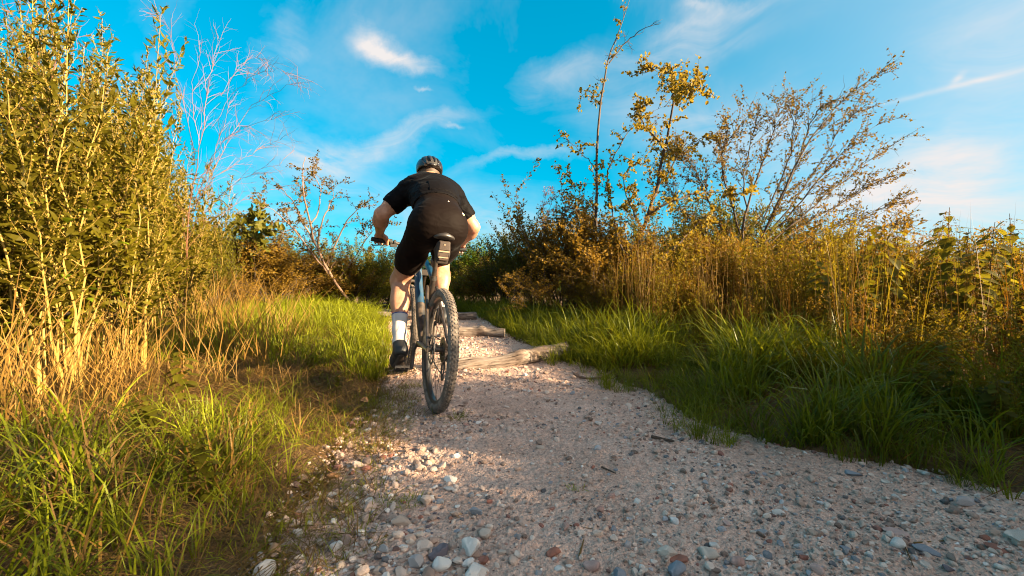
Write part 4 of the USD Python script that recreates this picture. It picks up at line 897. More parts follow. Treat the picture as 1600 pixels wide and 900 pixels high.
def make_bike():
    B = thing('bicycle', 'dusty blue and black mountain bike ridden up the path', 'bicycle', None, BM)
    make_wheel(B, 'rear_wheel', 0, True); make_wheel(B, 'front_wheel', WB, False)
    bb = np.array([0, .435, .335]); st = np.array([0, .255, .88]); ht, hb = np.array([0, .855, .985]), np.array([0, .90, .875]); axf = np.array([0, WB, HUB_Z])
    dt = curve([hb + [0, -.01, .01], (hb + bb) / 2 + [0, 0, -.03], bb], 14); dr_ = np.array([.030, .030, .031, .032, .033, .034, .034, .034, .034, .034, .033, .032, .031, .030])
    obj('down_tube', tube(dt[:7], dr_[:7], 14), M['blue_paint'], B, smooth=40); obj('down_tube_guard', tube(dt[6:], dr_[6:] + .0015, 14), M['dusty'], B, smooth=40)
    obj('top_tube', tube(curve([ht + [0, .005, -.03], [0, .55, .90], [0, .30, .79]], 10), np.linspace(.025, .020, 10), 12), M['blue_paint'], B, smooth=40)
    obj('seat_tube', tube([bb, [0, .29, .80]], .019, 12), M['black_paint'], B, smooth=40)
    obj('head_tube', tube([hb, ht], [.030, .027], 14), M['blue_paint'], B, smooth=40)
    obj('seat_post', tube([[0, .29, .79], [0, .222, 1.01]], .0155, 12), M['black_paint'], B, smooth=40)
    obj('seat_clamp', tube([[0, .292, .785], [0, .286, .81]], .023, 14), M['dusty'], B, smooth=40)
    for s in (-1, 1):
        obj('chain_stay', tube(curve([[s * .038, .40, .345], [s * .048, .25, .352], [s * .066, .04, HUB_Z - .005], [s * .068, -.012, HUB_Z]], 9), [.017, .016, .015, .013, .012, .011, .011, .012, .012], 10), M['black_paint'], B, smooth=40)
        obj('seat_stay', tube(curve([[s * .030, .305, .74], [s * .040, .25, .66], [s * .060, .07, .45], [s * .068, -.008, HUB_Z + .01]], 9), .0105, 10), M['black_paint'], B, smooth=40)
        obj('dropout', boxat([s * .069, -.004, HUB_Z], [.008, .045, .05]), M['dusty'], B)
        c = axf + [s * .066, -.02, 0]; top = hb + [s * .066, .035, -.06]
        obj('fork_lower', tube([c, c + (top - c) * .58], [.020, .025], 14), M['dusty'], B, smooth=40); obj('dust_seal', tube([c + (top - c) * .575, c + (top - c) * .62], .0265, 14), M['seal'], B, smooth=40)
        obj('stanchion', tube([c + (top - c) * .6, top], .0175, 12), M['gold'], B, smooth=40)
        obj('brake_hose', tube(curve([[s * .20, .87, 1.04], [s * .12, .97, 1.03], [s * .05, .95, .97], [s * .03, .88, .90]], 12), .0026, 5), M['black_rubber'], B, smooth=True)
    obj('fork_brace', tube(curve([axf + [-.066, -.05, .33], axf + [0, -.03, .40], axf + [.066, -.05, .33]], 9), .014, 8), M['dusty'], B, smooth=40)
    cr = MB(); cr.tm(boxat(hb + [0, .025, -.03], [.175, .05, .045])); obj('fork_crown', cr.mesh(), M['black_paint'], B)
    stem = np.array([0, .835, 1.02]); barc = np.array([0, .885, 1.035])
    obj('steerer', tube([ht, stem + [0, -.003, .02]], .019, 12), M['dusty'], B, smooth=40); obj('stem', tube([stem, barc], [.022, .021], 10), M['black_paint'], B, smooth=40)
    bar = np.array([[-.368, .832, 1.058], [-.25, .855, 1.056], [-.12, .88, 1.045], [-.04, .885, 1.035], [.04, .885, 1.035], [.12, .88, 1.045], [.25, .855, 1.056], [.368, .832, 1.058]])
    obj('handlebar', tube(bar, .0125, 10), M['black_paint'], B, smooth=40)
    for s in (-1, 1):
        g0, g1 = np.array([s * .250, .854, 1.0562]), np.array([s * .370, .8315, 1.058]); u = np.linspace(0, 1, 24)
        obj('grip', tube(g0 + (g1 - g0) * u[:, None], .0165 + .0012 * (np.arange(24) % 2), 12), M['black_rubber'], B, smooth=40)
        lv = MB(); lv.add(*tube([[s * .238, .856, 1.056], [s * .218, .858, 1.056]], .021, 12)); lv.add(*tube(curve([[s * .232, .87, 1.05], [s * .215, .91, 1.045], [s * .20, .935, 1.04]], 6), .013, 8)); obj('brake_clamp', lv.mesh(), M['black_rubber'], B, smooth=40)
        obj('brake_lever', tube(curve([[s * .215, .925, 1.042], [s * .26, .935, 1.035], [s * .34, .915, 1.020], [s * .352, .91, 1.022]], 9), [.006, .0065, .006, .0055, .005, .005, .005, .005, .006], 8), M['dusty'], B, smooth=40)
        sh = MB(); sh.add(*tube([[s * .205, .86, 1.055], [s * .19, .862, 1.054]], .0185, 12)); sh.tm(boxat([s * .205, .855, 1.028], [.05, .045, .022])); obj('shifter', sh.mesh(), M['black_rubber'], B)
    sp = MB()                                            # computer mount on the stem
    sp.tm(boxat([0, .90, 1.068], [.05, .075, .014])); obj('bike_computer', sp.mesh(), M['black_rubber'], B)
    # saddle: a lofted shell with a rounded, dropped tail
    n, k = 15, 20; V = []
    for i in range(n):
        t = i / (n - 1); y = .035 + .31 * t; hw = np.interp(t, [0, .05, .15, .35, .6, .85, .97, 1], [.030, .058, .071, .062, .034, .021, .016, .006]); top = 1.066 + .010 * math.cos(t * 5) - .012 * (t > .9) * (t - .9) * 10; dp = np.interp(t, [0, .1, .4, 1], [.028, .042, .036, .024])
        for j in range(k): q = j * 2 * PI / k; V.append([hw * math.cos(q), y, top - dp / 2 + (dp / 2) * math.sin(q) * (1 if math.sin(q) > 0 else 1.0) - .006 * abs(math.cos(q)) ** 3])
    V = np.array(V); i = np.arange(n - 1)[:, None] * k; j = np.arange(k)[None]; f = np.stack([i + j, i + k + j, i + k + (j + 1) % k, i + (j + 1) % k], -1).reshape(-1, 4); f = np.vstack([f[:, [0, 1, 2]], f[:, [0, 2, 3]]])
    V = np.vstack([V, V[:k].mean(0), V[-k:].mean(0)]); f = np.vstack([f, [[n * k, q, (q + 1) % k] for q in range(k)], [[n * k + 1, (n - 1) * k + (q + 1) % k, (n - 1) * k + q] for q in range(k)]])
    obj('saddle', (V, f), M['saddle'], B, smooth=60)
    for s in (-1, 1): obj('saddle_rail', tube(curve([[s * .022, .10, 1.035], [s * .022, .15, 1.012], [s * .022, .25, 1.012], [s * .012, .32, 1.035]], 10), .0035, 6), M['steel'], B, smooth=True)
    obj('saddle_clamp', boxat([0, .215, 1.012], [.06, .045, .025]), M['dusty'], B)
    # drive train on the right
    n = 34; q = np.arange(n * 2) * PI / n; rr = np.where(np.arange(n * 2) % 2, .074, .069); from shapely.geometry import Polygon
    g = trimesh.creation.extrude_polygon(Polygon(np.stack([rr * np.cos(q), rr * np.sin(q)], -1)).difference(Polygon(np.stack([.05 * np.cos(q), .05 * np.sin(q)], -1))), .003, engine='earcut'); g.apply_transform(np.array([[0, 0, 1, .048], [1, 0, 0, bb[1]], [0, 1, 0, bb[2]], [0, 0, 0, 1.0]])); obj('chain_ring', g, M['dark_steel'], B)
    obj('bottom_bracket', tube([bb + [-.05, 0, 0], bb + [.05, 0, 0]], .022, 14), M['dusty'], B, smooth=40)
    for s, dz in ((-1, -1), (1, 1)):
        e = bb + [s * .085, dz * .081, dz * .152]; obj('crank_arm', tube([bb + [s * .058, 0, 0], bb + [s * .074, dz * .024, dz * .044], e], [.019, .014, .013], 10), M['dusty'], B, smooth=40)
        obj('pedal_axle', tube([e, e + [s * .11, 0, 0]], .008, 8), M['dark_steel'], B, smooth=40)
        pd = MB(); pc = e + [s * .068, 0, 0]; tilt = trimesh.transformations.rotation_matrix(-.45 if dz < 0 else .1, [1, 0, 0])
        for bx in (boxat([-.042, 0, 0], [.010, .095, .016]), boxat([.042, 0, 0], [.010, .095, .016]), boxat([0, .043, 0], [.084, .010, .016]), boxat([0, -.043, 0], [.084, .010, .016]), boxat([0, 0, 0], [.084, .014, .018])): bx.apply_transform(tilt); bx.apply_translation(pc); pd.tm(bx)
        for px_ in (-.042, -.014, .014, .042):
            for py_ in (-.043, .043): b = trimesh.creation.cylinder(.0028, .030, sections=6); b.apply_translation([px_, py_, 0]); b.apply_transform(tilt); b.apply_translation(pc); pd.tm(b)
        obj('pedal', pd.mesh(), M['dusty'], B)
    ch = MB()
    for z0, z1, y0, y1 in ((.409, HUB_Z + .045, .435, .0), (.262, HUB_Z - .16, .435, .055)): ch.add(*tube(curve([[.049, y0, z0], [.047, (y0 + y1) / 2, (z0 + z1) / 2 - .006], [.044, y1, z1]], 12), .0042, 6))
    ch.add(*tube(curve([[.044, .055, HUB_Z - .165], [.044, .018, HUB_Z - .185], [.044, .012, HUB_Z - .12], [.044, .045, HUB_Z - .075], [.044, .03, HUB_Z - .03]], 14), .004, 6)); obj('chain', ch.mesh(), M['dark_steel'], B)
    dr = MB(); dr.tm(boxat([.052, .03, HUB_Z - .12], [.004, .022, .11])); dr.tm(boxat([.037, .03, HUB_Z - .12], [.004, .022, .11]))
    for y, z in ((.045, HUB_Z - .075), (.030, HUB_Z - .172)): dr.tm(boxat([0, 0, 0], [.001, .001, .001])) if False else dr.add(*[x if i else x + [.0445, y, z] for i, x in enumerate(torus_section([(.022, .005), (.008, .005), (.008, -.005), (.022, -.005)], 18))])
    dr.add(*tube([[.070, -.01, HUB_Z - .02], [.066, .03, HUB_Z - .07]], .014, 10)); obj('rear_derailleur', dr.mesh(), M['dusty'], B, smooth=35)
    cl = MB(); cl.tm(boxat([-.055, .075, HUB_Z + .05], [.03, .06, .045], trimesh.transformations.rotation_matrix(.7, [1, 0, 0]))); obj('rear_brake', cl.mesh(), M['dusty'], B)
    b2 = MB(); b2.tm(boxat([-.055, WB - .085, HUB_Z + .06], [.03, .04, .07])); obj('front_brake', b2.mesh(), M['dusty'], B)
    return B


make_bike()


def make_bag():
    """Small wedge bag strapped under the saddle, with a flap, two stripes and a badge."""
    import manifold3d as m3
    T = thing('saddle_bag', 'small brown black bag with tan stripes hanging under the saddle', 'saddle bag', None, BM)
    def rbox(cs, r):
        return m3.Manifold.hull_points([tuple(np.array(c) + r * d) for c in cs for d in trimesh.creation.icosphere(1).vertices])
    M['bag'] = pbr('bag_cloth', [(.4, (.018, .011, .008)), (.7, (.045, .027, .017))], .8, vary=(60, 3)); M['stripe'] = pbr('reflective_stripe', (.24, .16, .095), .5); M['bag_brown'] = pbr('bag_flap', (.035, .018, .010), .7)
    obj('bag_body', rbox([(-.027, .062, 1.015), (.027, .062, 1.015), (-.030, .20, 1.005), (.030, .20, 1.005), (-.031, .066, .945), (.031, .066, .945), (-.024, .085, .898), (.024, .085, .898), (-.02, .19, .96), (.02, .19, .96)], .012), M['bag'], T, smooth=50)
    obj('flap', rbox([(-.026, .050, 1.018), (.026, .050, 1.018), (-.029, .050, .972), (.029, .050, .972)], .0055), M['bag_brown'], T, smooth=50)
    for z0, h, w in ((.962, .009, .033), (.925, .006, .030)): obj('stripe', boxat([0, .0512 + (.006 if z0 < .95 else 0), z0], [w * 2, .004, h]), M['stripe'], T)
    obj('lower_pocket', rbox([(-.024, .060, .948), (.024, .060, .948), (-.022, .066, .912), (.022, .066, .912)], .0065), M['bag_brown'], T, smooth=50)
    tri = trimesh.creation.extrude_polygon(__import__('shapely.geometry', fromlist=['Polygon']).Polygon([(-.007, .006), (.007, .006), (0, -.007)]), .002, engine='earcut'); tri.apply_transform(np.array([[1, 0, 0, 0], [0, 0, -1, .0445], [0, 1, 0, 1.0], [0, 0, 0, 1.0]])); obj('badge', tri, M['stripe'], T)
    obj('strap', boxat([0, .222, .985], [.045, .006, .02]), M['black_rubber'], T)


make_bag()

# ------------------------------------------------------------------ rider: bodies as smoothly blended round bones, meshed by surface nets
class Field:
    def __init__(s, lo, hi, h):
        s.lo, s.h = np.array(lo, float), h; s.n = np.ceil((np.array(hi) - lo) / h).astype(int) + 1; s.D = np.full(s.n, 1.0, np.float32); s.ax = [s.lo[i] + h * np.arange(s.n[i]) for i in range(3)]
    def _box(s, lo, hi):
        a = np.clip(((np.array(lo) - s.lo) / s.h).astype(int), 0, s.n - 1); b = np.clip(((np.array(hi) - s.lo) / s.h).astype(int) + 2, 1, s.n); sl = tuple(slice(a[i], b[i]) for i in range(3))
        return sl, np.stack(np.meshgrid(*[s.ax[i][sl[i]] for i in range(3)], indexing='ij'), -1).astype(np.float32)
    def _mix(s, sl, d, k, cut=False):
        o = s.D[sl]
        if cut: o, d2 = -o, d; h = np.maximum(k - np.abs(o - d2), 0) / k; s.D[sl] = -(np.minimum(o, d2) - h * h * k / 4); return
        h = np.maximum(k - np.abs(o - d), 0) / k; s.D[sl] = np.minimum(o, d) - h * h * k / 4
    def bone(s, a, b, ra, rb=None, k=.02, cut=False):
        a, b = np.array(a, np.float32), np.array(b, np.float32); rb = ra if rb is None else rb; m = max(ra, rb) + k + .03; sl, P = s._box(np.minimum(a, b) - m, np.maximum(a, b) + m); ab = b - a
        t = np.clip(((P - a) @ ab) / max(ab @ ab, 1e-9), 0, 1); s._mix(sl, np.linalg.norm(P - a - t[..., None] * ab, axis=-1) - (ra + (rb - ra) * t), k, cut); return s
    def chain(s, pts, rad, k=.02):
        for i in range(len(pts) - 1): s.bone(pts[i], pts[i + 1], rad[i], rad[i + 1], k)
        return s
    def ball(s, c, r, k=.02, rot=None, cut=False):
        r = np.broadcast_to(np.array(r, np.float32), 3); m = r.max() + k + .03; sl, P = s._box(np.array(c) - m, np.array(c) + m); q = P - np.array(c, np.float32)
        if rot is not None: q = q @ np.array(rot, np.float32)
        k0 = np.linalg.norm(q / r, axis=-1); k1 = np.linalg.norm(q / (r * r), axis=-1); s._mix(sl, np.where(k1 > 1e-6, k0 * (k0 - 1) / np.maximum(k1, 1e-6), -r.min()), k, cut); return s
    def points(s): return np.stack(np.meshgrid(*s.ax, indexing='ij'), -1)
    def clip(s, c, n):                                    # keep what lies behind the plane
        n = unit(n); d = sum((s.ax[i] - c[i]).reshape([-1 if j == i else 1 for j in range(3)]) * n[i] for i in range(3)); s.D = np.maximum(s.D, d.astype(np.float32)); return s
    def mesh(s, grow=0.0):
        D = s.D - grow; ins = D < 0; c = np.zeros(np.array(D.shape) - 1, int)
        for o in np.ndindex(2, 2, 2): c += ins[tuple(slice(o[i], D.shape[i] - 1 + o[i]) for i in range(3))]
        act = (c > 0) & (c < 8); idx = np.full(act.shape, -1); cells = np.argwhere(act); idx[act] = np.arange(len(cells)); acc, cnt = np.zeros((len(cells), 3)), np.zeros(len(cells)); faces = []
        for o in np.ndindex(2, 2, 2):
            for ax in range(3):
                if o[ax]: continue
                p = list(o); p[ax] = 1; d0 = D[tuple((cells + o).T)]; d1 = D[tuple((cells + p).T)]; x = (d0 < 0) != (d1 < 0); t = np.where(x, d0 / np.where(x, d0 - d1, 1), 0); e = np.tile(np.array(o, float), (len(cells), 1)); e[:, ax] += t; acc[x] += e[x]; cnt[x] += 1
        v = s.lo + (cells + acc / cnt[:, None]) * s.h
        for ax in range(3):
            a, b = (ax + 1) % 3, (ax + 2) % 3; sl0 = [slice(None)] * 3; sl1 = [slice(None)] * 3; sl0[ax] = slice(0, -1); sl1[ax] = slice(1, None); i0, i1 = ins[tuple(sl0)], ins[tuple(sl1)]
            for flip in (0, 1):
                e = np.argwhere((i0 & ~i1) if not flip else (~i0 & i1)); e = e[(e[:, a] > 0) & (e[:, b] > 0) & (e[:, a] < D.shape[a] - 1) & (e[:, b] < D.shape[b] - 1)]; q = []
                for da, db in ((1, 1), (0, 1), (0, 0), (1, 0)): g = e.copy(); g[:, a] -= da; g[:, b] -= db; q.append(idx[tuple(g.T)])
                q = np.stack(q, -1); faces.append(q if not flip else q[:, ::-1])
        f = np.vstack(faces); f = f[(f >= 0).all(1)]; return trimesh.Trimesh(v, np.vstack([f[:, [0, 1, 2]], f[:, [0, 2, 3]]]), process=False)


def body_bones(S):
    """Joints of the rider in the bicycle's own frame: seated, leaning forward, left foot down, right foot up."""
    J = dict(pelvis=(0, .215, 1.165), waist=(0, .335, 1.295), chest=(0, .465, 1.375), neck0=(0, .585, 1.465), neck1=(0, .672, 1.535), head=(0, .745, 1.590))
    for s, n in ((-1, 'l'), (1, 'r')):
        J['hip' + n] = (s * .086 - .016, .205, 1.12); J['sho' + n] = (s * .176, .565, 1.392); J['elb' + n] = (s * .334, .578, 1.212); J['wri' + n] = (s * .318, .80, 1.102)
    J['kneel'], J['ankl'], J['heell'], J['balll'] = (-.178, .545, .765), (-.182, .325, .355), (-.178, .272, .312), (-.172, .375, .232)
    J['kneer'], J['ankr'], J['heelr'], J['ballr'] = (.115, .635, .925), (.098, .375, .585), (.10, .335, .535), (.125, .50, .532)
    return {k: np.array(v) for k, v in J.items()}


def torso(F_, J, g=0.0):
    sp = trimesh.transformations.rotation_matrix(-PI / 4, [1, 0, 0])[:3, :3]
    F_.ball(J['pelvis'] + [-.010, 0, 0], (.128 + g, .122 + g, .15 + g), .05, sp); F_.ball(J['waist'] + [-.010, 0, 0], (.150 + g, .125 + g, .16 + g), .08, sp); F_.ball(J['chest'] + [-.005, 0, 0], (.165 + g, .13 + g, .17 + g), .08, sp)
    F_.ball((0, .545, 1.420), (.165 + g, .085 + g, .095 + g), .08, sp)
    for s in (-1, 1): F_.ball((s * .066 - .014, .176, 1.125), (.086 + g, .104 + g, .122 + g), .10); F_.ball((s * .095, .50, 1.432), (.085 + g, .05 + g, .09 + g), .06, sp)
    return F_


def arm(F_, J, n, g=0.0):
    F_.bone(J['sho' + n], J['sho' + n] * .45 + J['elb' + n] * .55, .070 + g, .060 + g, .07); F_.bone(J['sho' + n] * .5 + J['elb' + n] * .5, J['elb' + n], .060 + g, .046 + g, .03); return F_


def thigh(F_, J, n, g=0.0):
    h, k = J['hip' + n], J['knee' + n]; F_.bone(h, h * .45 + k * .55, .097 + g, .086 + g, .06); F_.bone(h * .5 + k * .5, k, .088 + g, .062 + g, .04); return F_


def folds(t, amp, seed):
    """Creases in stretched cloth."""
    v = np.array(t.vertices); n = np.array(t.vertex_normals); w = v + (fbm(v * 6, 2, seed)[:, None] - .5) * .10
    d = (1 - np.abs(2 * fbm(w * [9, 17, 21], 3, seed + 5) - 1)) - .72
    return trimesh.Trimesh(v + n * (d * amp)[:, None], t.faces, process=False)


def make_rider():
    J = body_bones(None); T = thing('person', 'cyclist seen from behind in black kit and helmet riding up the path', 'person', None, BM)
    M['skin'] = usdkit.material(stage, '/World/Looks/skin', {'tc': ('texture_coordinate', {}), 'n': ('noise_texture', dict(scale=30.0, detail=4.0)), 'r': ('rgb_ramp', dict(ramp=[(.3, (.25, .12, .07)), (.6, (.34, .175, .107)), (.8, (.39, .215, .138))])), 'b': ('bump', dict(strength=.12, distance=.004)), 'p': ('principled_bsdf', dict(roughness=.5, specular_ior_level=.4, subsurface_weight=.12, subsurface_scale=.01, subsurface_radius=(1, .35, .2)))}, [('tc.object', 'n.vector'), ('n.fac', 'r.fac'), ('r.color', 'p.base_color'), ('n.fac', 'b.height'), ('b.normal', 'p.normal')], surface='p.BSDF')
    def cloth(name, c, bscale=14.0):
        return usdkit.material(stage, '/World/Looks/' + name, {'tc': ('texture_coordinate', {}), 'n': ('noise_texture', dict(scale=bscale, detail=3.0, distortion=.6)), 'w': ('noise_texture', dict(scale=420.0, detail=1.0)), 'a': ('math', dict(math_type='multiply_add', value2=.06)), 'b': ('bump', dict(strength=.45, distance=.012)), 'p': ('principled_bsdf', dict(base_color=c, roughness=.72, specular_ior_level=.07, sheen_weight=.01, sheen_roughness=.4))}, [('tc.object', 'n.vector'), ('tc.object', 'w.vector'), ('w.fac', 'a.value1'), ('n.fac', 'a.value3'), ('a.value', 'b.height'), ('b.normal', 'p.normal')], surface='p.BSDF')
    M['jersey'], M['shorts'] = cloth('jersey_black', (.0016, .0010, .0013)), cloth('shorts_black', (.0042, .0020, .0013), 10.0)
    M['sock'] = pbr('sock_white', (.40, .37, .355), .85, bump=(300, .3, .002)); M['sock_red'] = pbr('sock_red', (.42, .03, .04), .8); M['sock_blue'] = pbr('sock_blue', (.03, .05, .16), .8); M['shoe'] = pbr('shoe_black', (.014, .013, .013), .5, bump=(70, .2, .002)); M['sole'] = pbr('shoe_sole', (.05, .035, .027), .7); M['hair'] = pbr('hair_brown', (.05, .028, .015), .7)
    M['helmet'] = pbr('helmet_shell', (.012, .009, .007), .30, coat=.22); M['foam'] = pbr('helmet_foam', (.012, .011, .010), .8)
    # the body: one continuous skin surface
    S = Field((-.46, -.02, .12), (.46, 1.0, 1.82), .0062); torso(S, J)
    for n, s in (('l', -1), ('r', 1)):
        arm(S, J, n); e, w = J['elb' + n], J['wri' + n]; S.bone(e, e * .6 + w * .4, .047, .046, .03); S.bone(e * .6 + w * .4, w, .046, .029, .03); S.ball(e * .75 + w * .25 + [s * .006, .0, -.004], (.05, .052, .05), .03)
        # hand: palm over the grip, four fingers curled round it, thumb beneath
        gx = lambda u: np.array([s * (.262 + .092 * u), .851 - .0187 * u, 1.0565 + .0015 * u])
        kn = []
        for i, u in enumerate((.06, .32, .58, .84)):
            c = gx(u); kk = c + [0, .012, .034 - .004 * abs(i - 1)]; kn.append(kk); S.bone(w, c + [0, -.018, .026], .021, .014, .012); S.bone(c + [0, -.018, .026], kk, .014, .0125, .008)
            q = .9 if i == 3 else 1.0; S.chain([kk, c + [0, .034 * q, .012], c + [0, .028 * q, -.018], c + [0, .004, -.027]], [.0115, .0105, .0098, .0088], .004)
        c = gx(-.06); S.chain([w + [-s * .012, .015, -.004], c + [0, -.022, .006], c + [-s * .004, -.006, -.024], c + [-s * .004, .020, -.026]], [.019, .0145, .0115, .010], .006)
        thigh(S, J, n); k, a = J['knee' + n], J['ank' + n]; back = unit(np.cross(unit(a - k), [1, 0, 0])); back = back if back[1] < 0 else -back
        S.bone(k, k * .62 + a * .38, .060, .056, .04); S.bone(k * .62 + a * .38, a, .056, .036, .03)
        for q in (-1, 1): c = k * .68 + a * .32 + back * .026 + [q * .020, 0, 0]; ax = unit(a - k); rot = np.stack([np.cross(ax, back), back, ax], 1); S.ball(c, (.042, .046, .105), .03, rot)
        S.ball(k + [0, .025, .01], (.05, .045, .055), .03); S.bone(a, J['heel' + n], .036, .030, .02); S.chain([J['heel' + n], J['ball' + n] + [0, -.02, .02], J['ball' + n] + [0, .06, .01]], [.030, .032, .022], .02)
    S.bone(J['neck0'] + [0, -.03, -.02], J['neck1'], .072, .060, .05); S.ball(J['head'] + [0, .0, .012], (.076, .098, .105), .03); S.ball(J['head'] + [0, .045, -.055], (.056, .058, .062), .03)
    h = J['head']; S.bone(h + [0, .095, .005], h + [0, .114, -.028], .010, .014, .012); S.ball(h + [0, .088, -.090], (.026, .02, .02), .02)
    S.bone(h + [-.022, .094, -.060], h + [.022, .094, -.060], .007, .007, .006)
    for s in (-1, 1): S.ball(h + [s * .030, .092, .012], .013, .004); S.ball(h + [s * .080, .0, -.012], (.010, .020, .032), .008); S.bone(h + [s * .015, .098, .030], h + [s * .045, .088, .030], .007, .006, .01)
    obj('body', S.mesh(), M['skin'], T, smooth=True)
    # jersey
    C = Field((-.40, .05, .95), (.40, .80, 1.72), .0065); torso(C, J, .008)
    for n in 'lr': arm(C, J, n, .008)
    C.bone(J['neck0'] + [0, -.03, -.02], J['neck1'], .080, .068, .05); sp = unit([0, .70, .71])
    C.clip(np.array([0, .248, 1.308]), -unit([0, .66, .75])); C.clip(J['neck1'] + [0, -.038, -.012], unit([0, .55, .83]))
    for n, s in (('l', -1), ('r', 1)):
        ax = unit(J['elb' + n] - J['sho' + n]); c = J['sho' + n] * .33 + J['elb' + n] * .67; P0 = C.points(); d = (P0 - c) @ ax; side = (P0[..., 0] * s > .18); C.D = np.where(side, np.maximum(C.D, d), C.D).astype(np.float32)
    obj('jersey', folds(C.mesh(), .011, 1), M['jersey'], T, smooth=True)
    # hem band and rear pocket of the jersey
    Bd = Field((-.3, .05, 1.1), (.3, .6, 1.6), .0065); torso(Bd, J, .0108); Bd.clip(np.array([0, .248, 1.308]), -unit([0, .66, .75])); Bd.clip(np.array([0, .262, 1.322]), unit([0, .66, .75])); obj('hem', Bd.mesh(), M['jersey'], T, smooth=60)
    Pk = Field((-.3, .05, 1.2), (.3, .6, 1.7), .0055); torso(Pk, J, .0120); a2 = unit([0, .66, .75]); Pk.clip(np.array([0, .272, 1.332]), -a2); Pk.clip(np.array([0, .352, 1.410]), a2); Pk.clip([-.085, 0, 0], [-1, 0, 0]); Pk.clip([.115, 0, 0], [1, 0, 0]); Pk.clip([0, .40, 1.40], [0, .75, -.66]); obj('pocket', Pk.mesh(), M['jersey'], T, smooth=60)
    # shorts
    B2 = Field((-.30, -.02, .60), (.30, .78, 1.62), .0065); torso(B2, J, .004)
    for n in 'lr': thigh(B2, J, n, .006)
    for n, u in (('l', .74), ('r', .80)):
        ax = unit(J['knee' + n] - J['hip' + n]); c = J['hip' + n] * (1 - u) + J['knee' + n] * u; P0 = B2.points(); s = -1 if n == 'l' else 1; d = (P0 - c) @ ax; B2.D = np.where((P0[..., 0] * s > .0) & (P0[..., 2] < 1.25), np.maximum(B2.D, d), B2.D).astype(np.float32)
    B2.clip(np.array([0, .36, 1.42]), unit([0, .66, .75])); obj('shorts', folds(B2.mesh(), .006, 2), M['shorts'], T, smooth=True)
    sm = MB(); M['seam'] = pbr('seam_thread', (.012, .008, .006), .8)
    def skin_at(p, d, F2, off=.0005):                    # first surface of field F2 met from p along d
        p, d = np.array(p, float), unit(d); t = np.arange(0, .6, .002); q = p + t[:, None] * d; ii = np.clip(np.round((q - F2.lo) / F2.h).astype(int), 0, F2.n - 1); D = F2.D[tuple(ii.T)]; k = int(np.argmax(D < 0)); return q[k] - d * (.002 + off)
    line = np.array([skin_at((.004, -.01 - .0 * i, 1.09 + .022 * i), (0, 1, 0), B2) for i in range(9)]); pass
    M['logo'] = pbr('pale_print', (.62, .50, .36), .5)
    for nm, p, rr in (('round_logo', (.118, -.01, 1.215), .0105), ('small_logo', (.022, -.01, 1.285), .0045)):
        c = skin_at(p, (0, 1, 0), B2, .001); o = skin_at(np.array(p) + [.006, 0, 0], (0, 1, 0), B2, .001); o2 = skin_at(np.array(p) + [0, 0, .006], (0, 1, 0), B2, .001); nn = unit(np.cross(o - c, o2 - c)); obj(nm, tube([c - nn * .002, c + nn * .002], rr, 14), M['logo'], T, smooth=30)
    c0 = np.array([skin_at((-.135 + .004 * i, .16, .80 + .012 * i), (.12, 1, 0), B2) for i in range(4)]); obj('leg_print', tube(c0, [.001, .0025, .0022, .001], 5), M['sock'], T)
    # socks and shoes
    for n in 'lr':
        k, a, he, ba = (J[x + n] for x in ('knee', 'ank', 'heel', 'ball')); t0 = k * (.48 if n == 'l' else .30) + a * (.52 if n == 'l' else .70); K = Field(np.minimum(np.minimum(t0, a), he) - .09, np.maximum(np.maximum(t0, a), ba) + .09, .0048)
        K.bone(t0, k * .2 + a * .8, .054 if n == 'l' else .047, .044, .02); K.bone(k * .2 + a * .8, a, .044, .041, .02); K.bone(a, he, .041, .036, .02); K.clip(t0, unit(k - a)); obj('sock', K.mesh(), M['sock'], T, smooth=60)
        for u, mt, wd in ((.53 if n == 'l' else .71, 'sock_red', .012), (.572 if n == 'l' else .752, 'sock_blue', .003)):
            c = k * (1 - u) + a * u; obj('sock_band', tube([c - unit(k - a) * wd, c + unit(k - a) * wd], np.array([.0535, .0548]) * (1 if n == 'l' else .87), 24), M[mt], T, smooth=35)
        Sh = Field(np.minimum(he, ba) - [.08, .08, .08], np.maximum(np.maximum(he, ba), a) + [.08, .16, .09], .0048); f = unit(ba - he); toe = ba + f * .075
        Sh.bone(a + (he - a) * .25, he, .047, .043, .02); Sh.bone(he, ba, .042, .047, .03); Sh.bone(ba, toe, .046, .034, .03); Sh.bone(a * .6 + ba * .4, ba, .036, .042, .03); dn = unit(np.cross([1, 0, 0], f)); dn = dn if dn[2] < 0 else -dn
        Sh.clip(he + dn * .036, dn); Sh.clip(a + (a - he) * .12, unit(a - he)); obj('shoe', Sh.mesh(), M['shoe'], T, smooth=50)
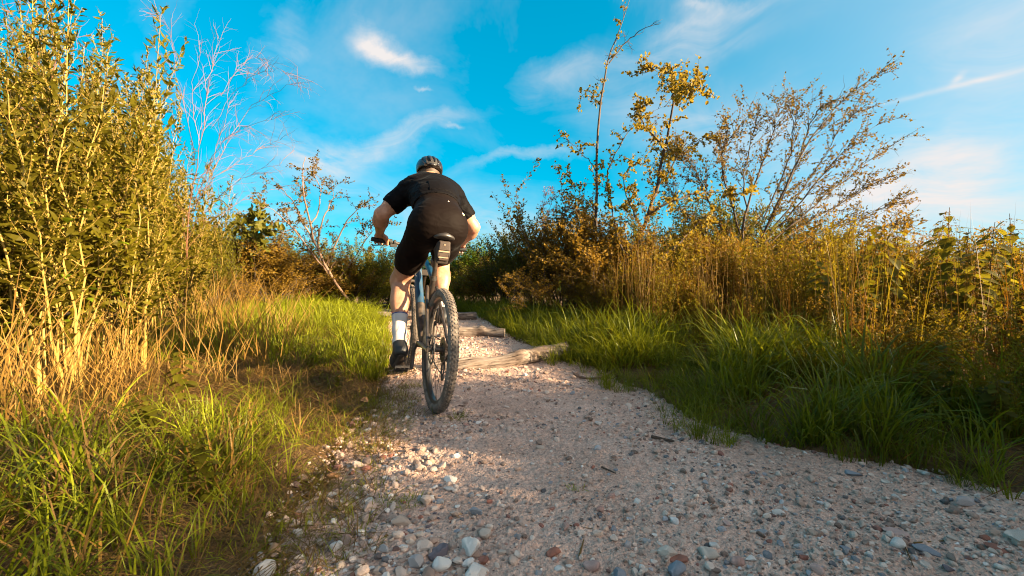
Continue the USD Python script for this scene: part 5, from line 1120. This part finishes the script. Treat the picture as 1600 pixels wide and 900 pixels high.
        So = Field(np.minimum(he, ba) - [.08, .08, .09], np.maximum(he, ba) + [.08, .16, .08], .0048); So.bone(he, ba, .043, .048, .03); So.bone(ba, toe, .047, .035, .03); So.clip(he + dn * .046, dn); So.clip(he + dn * .034, -dn); obj('sole', So.mesh(), M['sole'], T, smooth=50)
    # helmet: a shell cut by long vents, its foam beneath and a strap cradle at the back
    hc = h + [0, -.008, .040]; tilt = trimesh.transformations.rotation_matrix(.12, [1, 0, 0])[:3, :3]
    H = Field(hc - .17, hc + .17, .0042); H.ball(hc, (.100, .136, .098), .01, tilt); H.clip(hc + [0, 0, -.038], [0, -.25, -1]); foam = H.D.copy() + .010
    for x0, w in ((-.070, .010), (-.036, .012), (0, .012), (.036, .012), (.070, .010)):
        for y0, y1 in ((-.15, -.055), (-.03, .05), (.07, .15)):
            pa, pb = [], []
            for y, o in ((y0, pa), (y1, pb)): xx = x0 * (1.1 - abs(y) * 2.2); zz = .098 * math.sqrt(max(1 - (xx / .1) ** 2 - (min(abs(y), .128) / .136) ** 2, .02)); o += [xx, y * .92, zz + .002]
            H.bone(hc + tilt @ np.array(pa), hc + tilt @ np.array(pb), w, w * .8, .004, cut=True)
    for z, w in ((.035, .009), (.008, .010)): H.bone(hc + tilt @ np.array([-.055, -.118, z - .0]), hc + tilt @ np.array([.055, -.118, z]), w, w, .004, cut=True)
    obj('helmet', H.mesh(), M['helmet'], T, smooth=40); H.D = foam; obj('helmet_foam', H.mesh(), M['foam'], T, smooth=True)
    cr = curve([hc + [-.080, .0, -.045], hc + [-.060, -.085, -.055], hc + [0, -.112, -.060], hc + [.060, -.085, -.055], hc + [.080, .0, -.045]], 14); obj('retention_band', tube(cr, .007, 8), M['foam'], T, smooth=True)
    for s in (-1, 1): obj('chin_strap', tube(curve([hc + [s * .082, .01, -.035], h + [s * .078, .02, -.06], h + [s * .04, .05, -.125]], 8), .0045, 6), M['foam'], T, smooth=True)
    Hr = Field(h - .15, h + .15, .005); Hr.ball(h + [0, -.012, .012], (.080, .096, .106), .02); Hr.clip(h + [0, .03, 0], [0, 1, .2]); Hr.clip(h + [0, 0, -.052], [0, .2, -1]); obj('hair', Hr.mesh(), M['hair'], T, smooth=True)


make_rider()
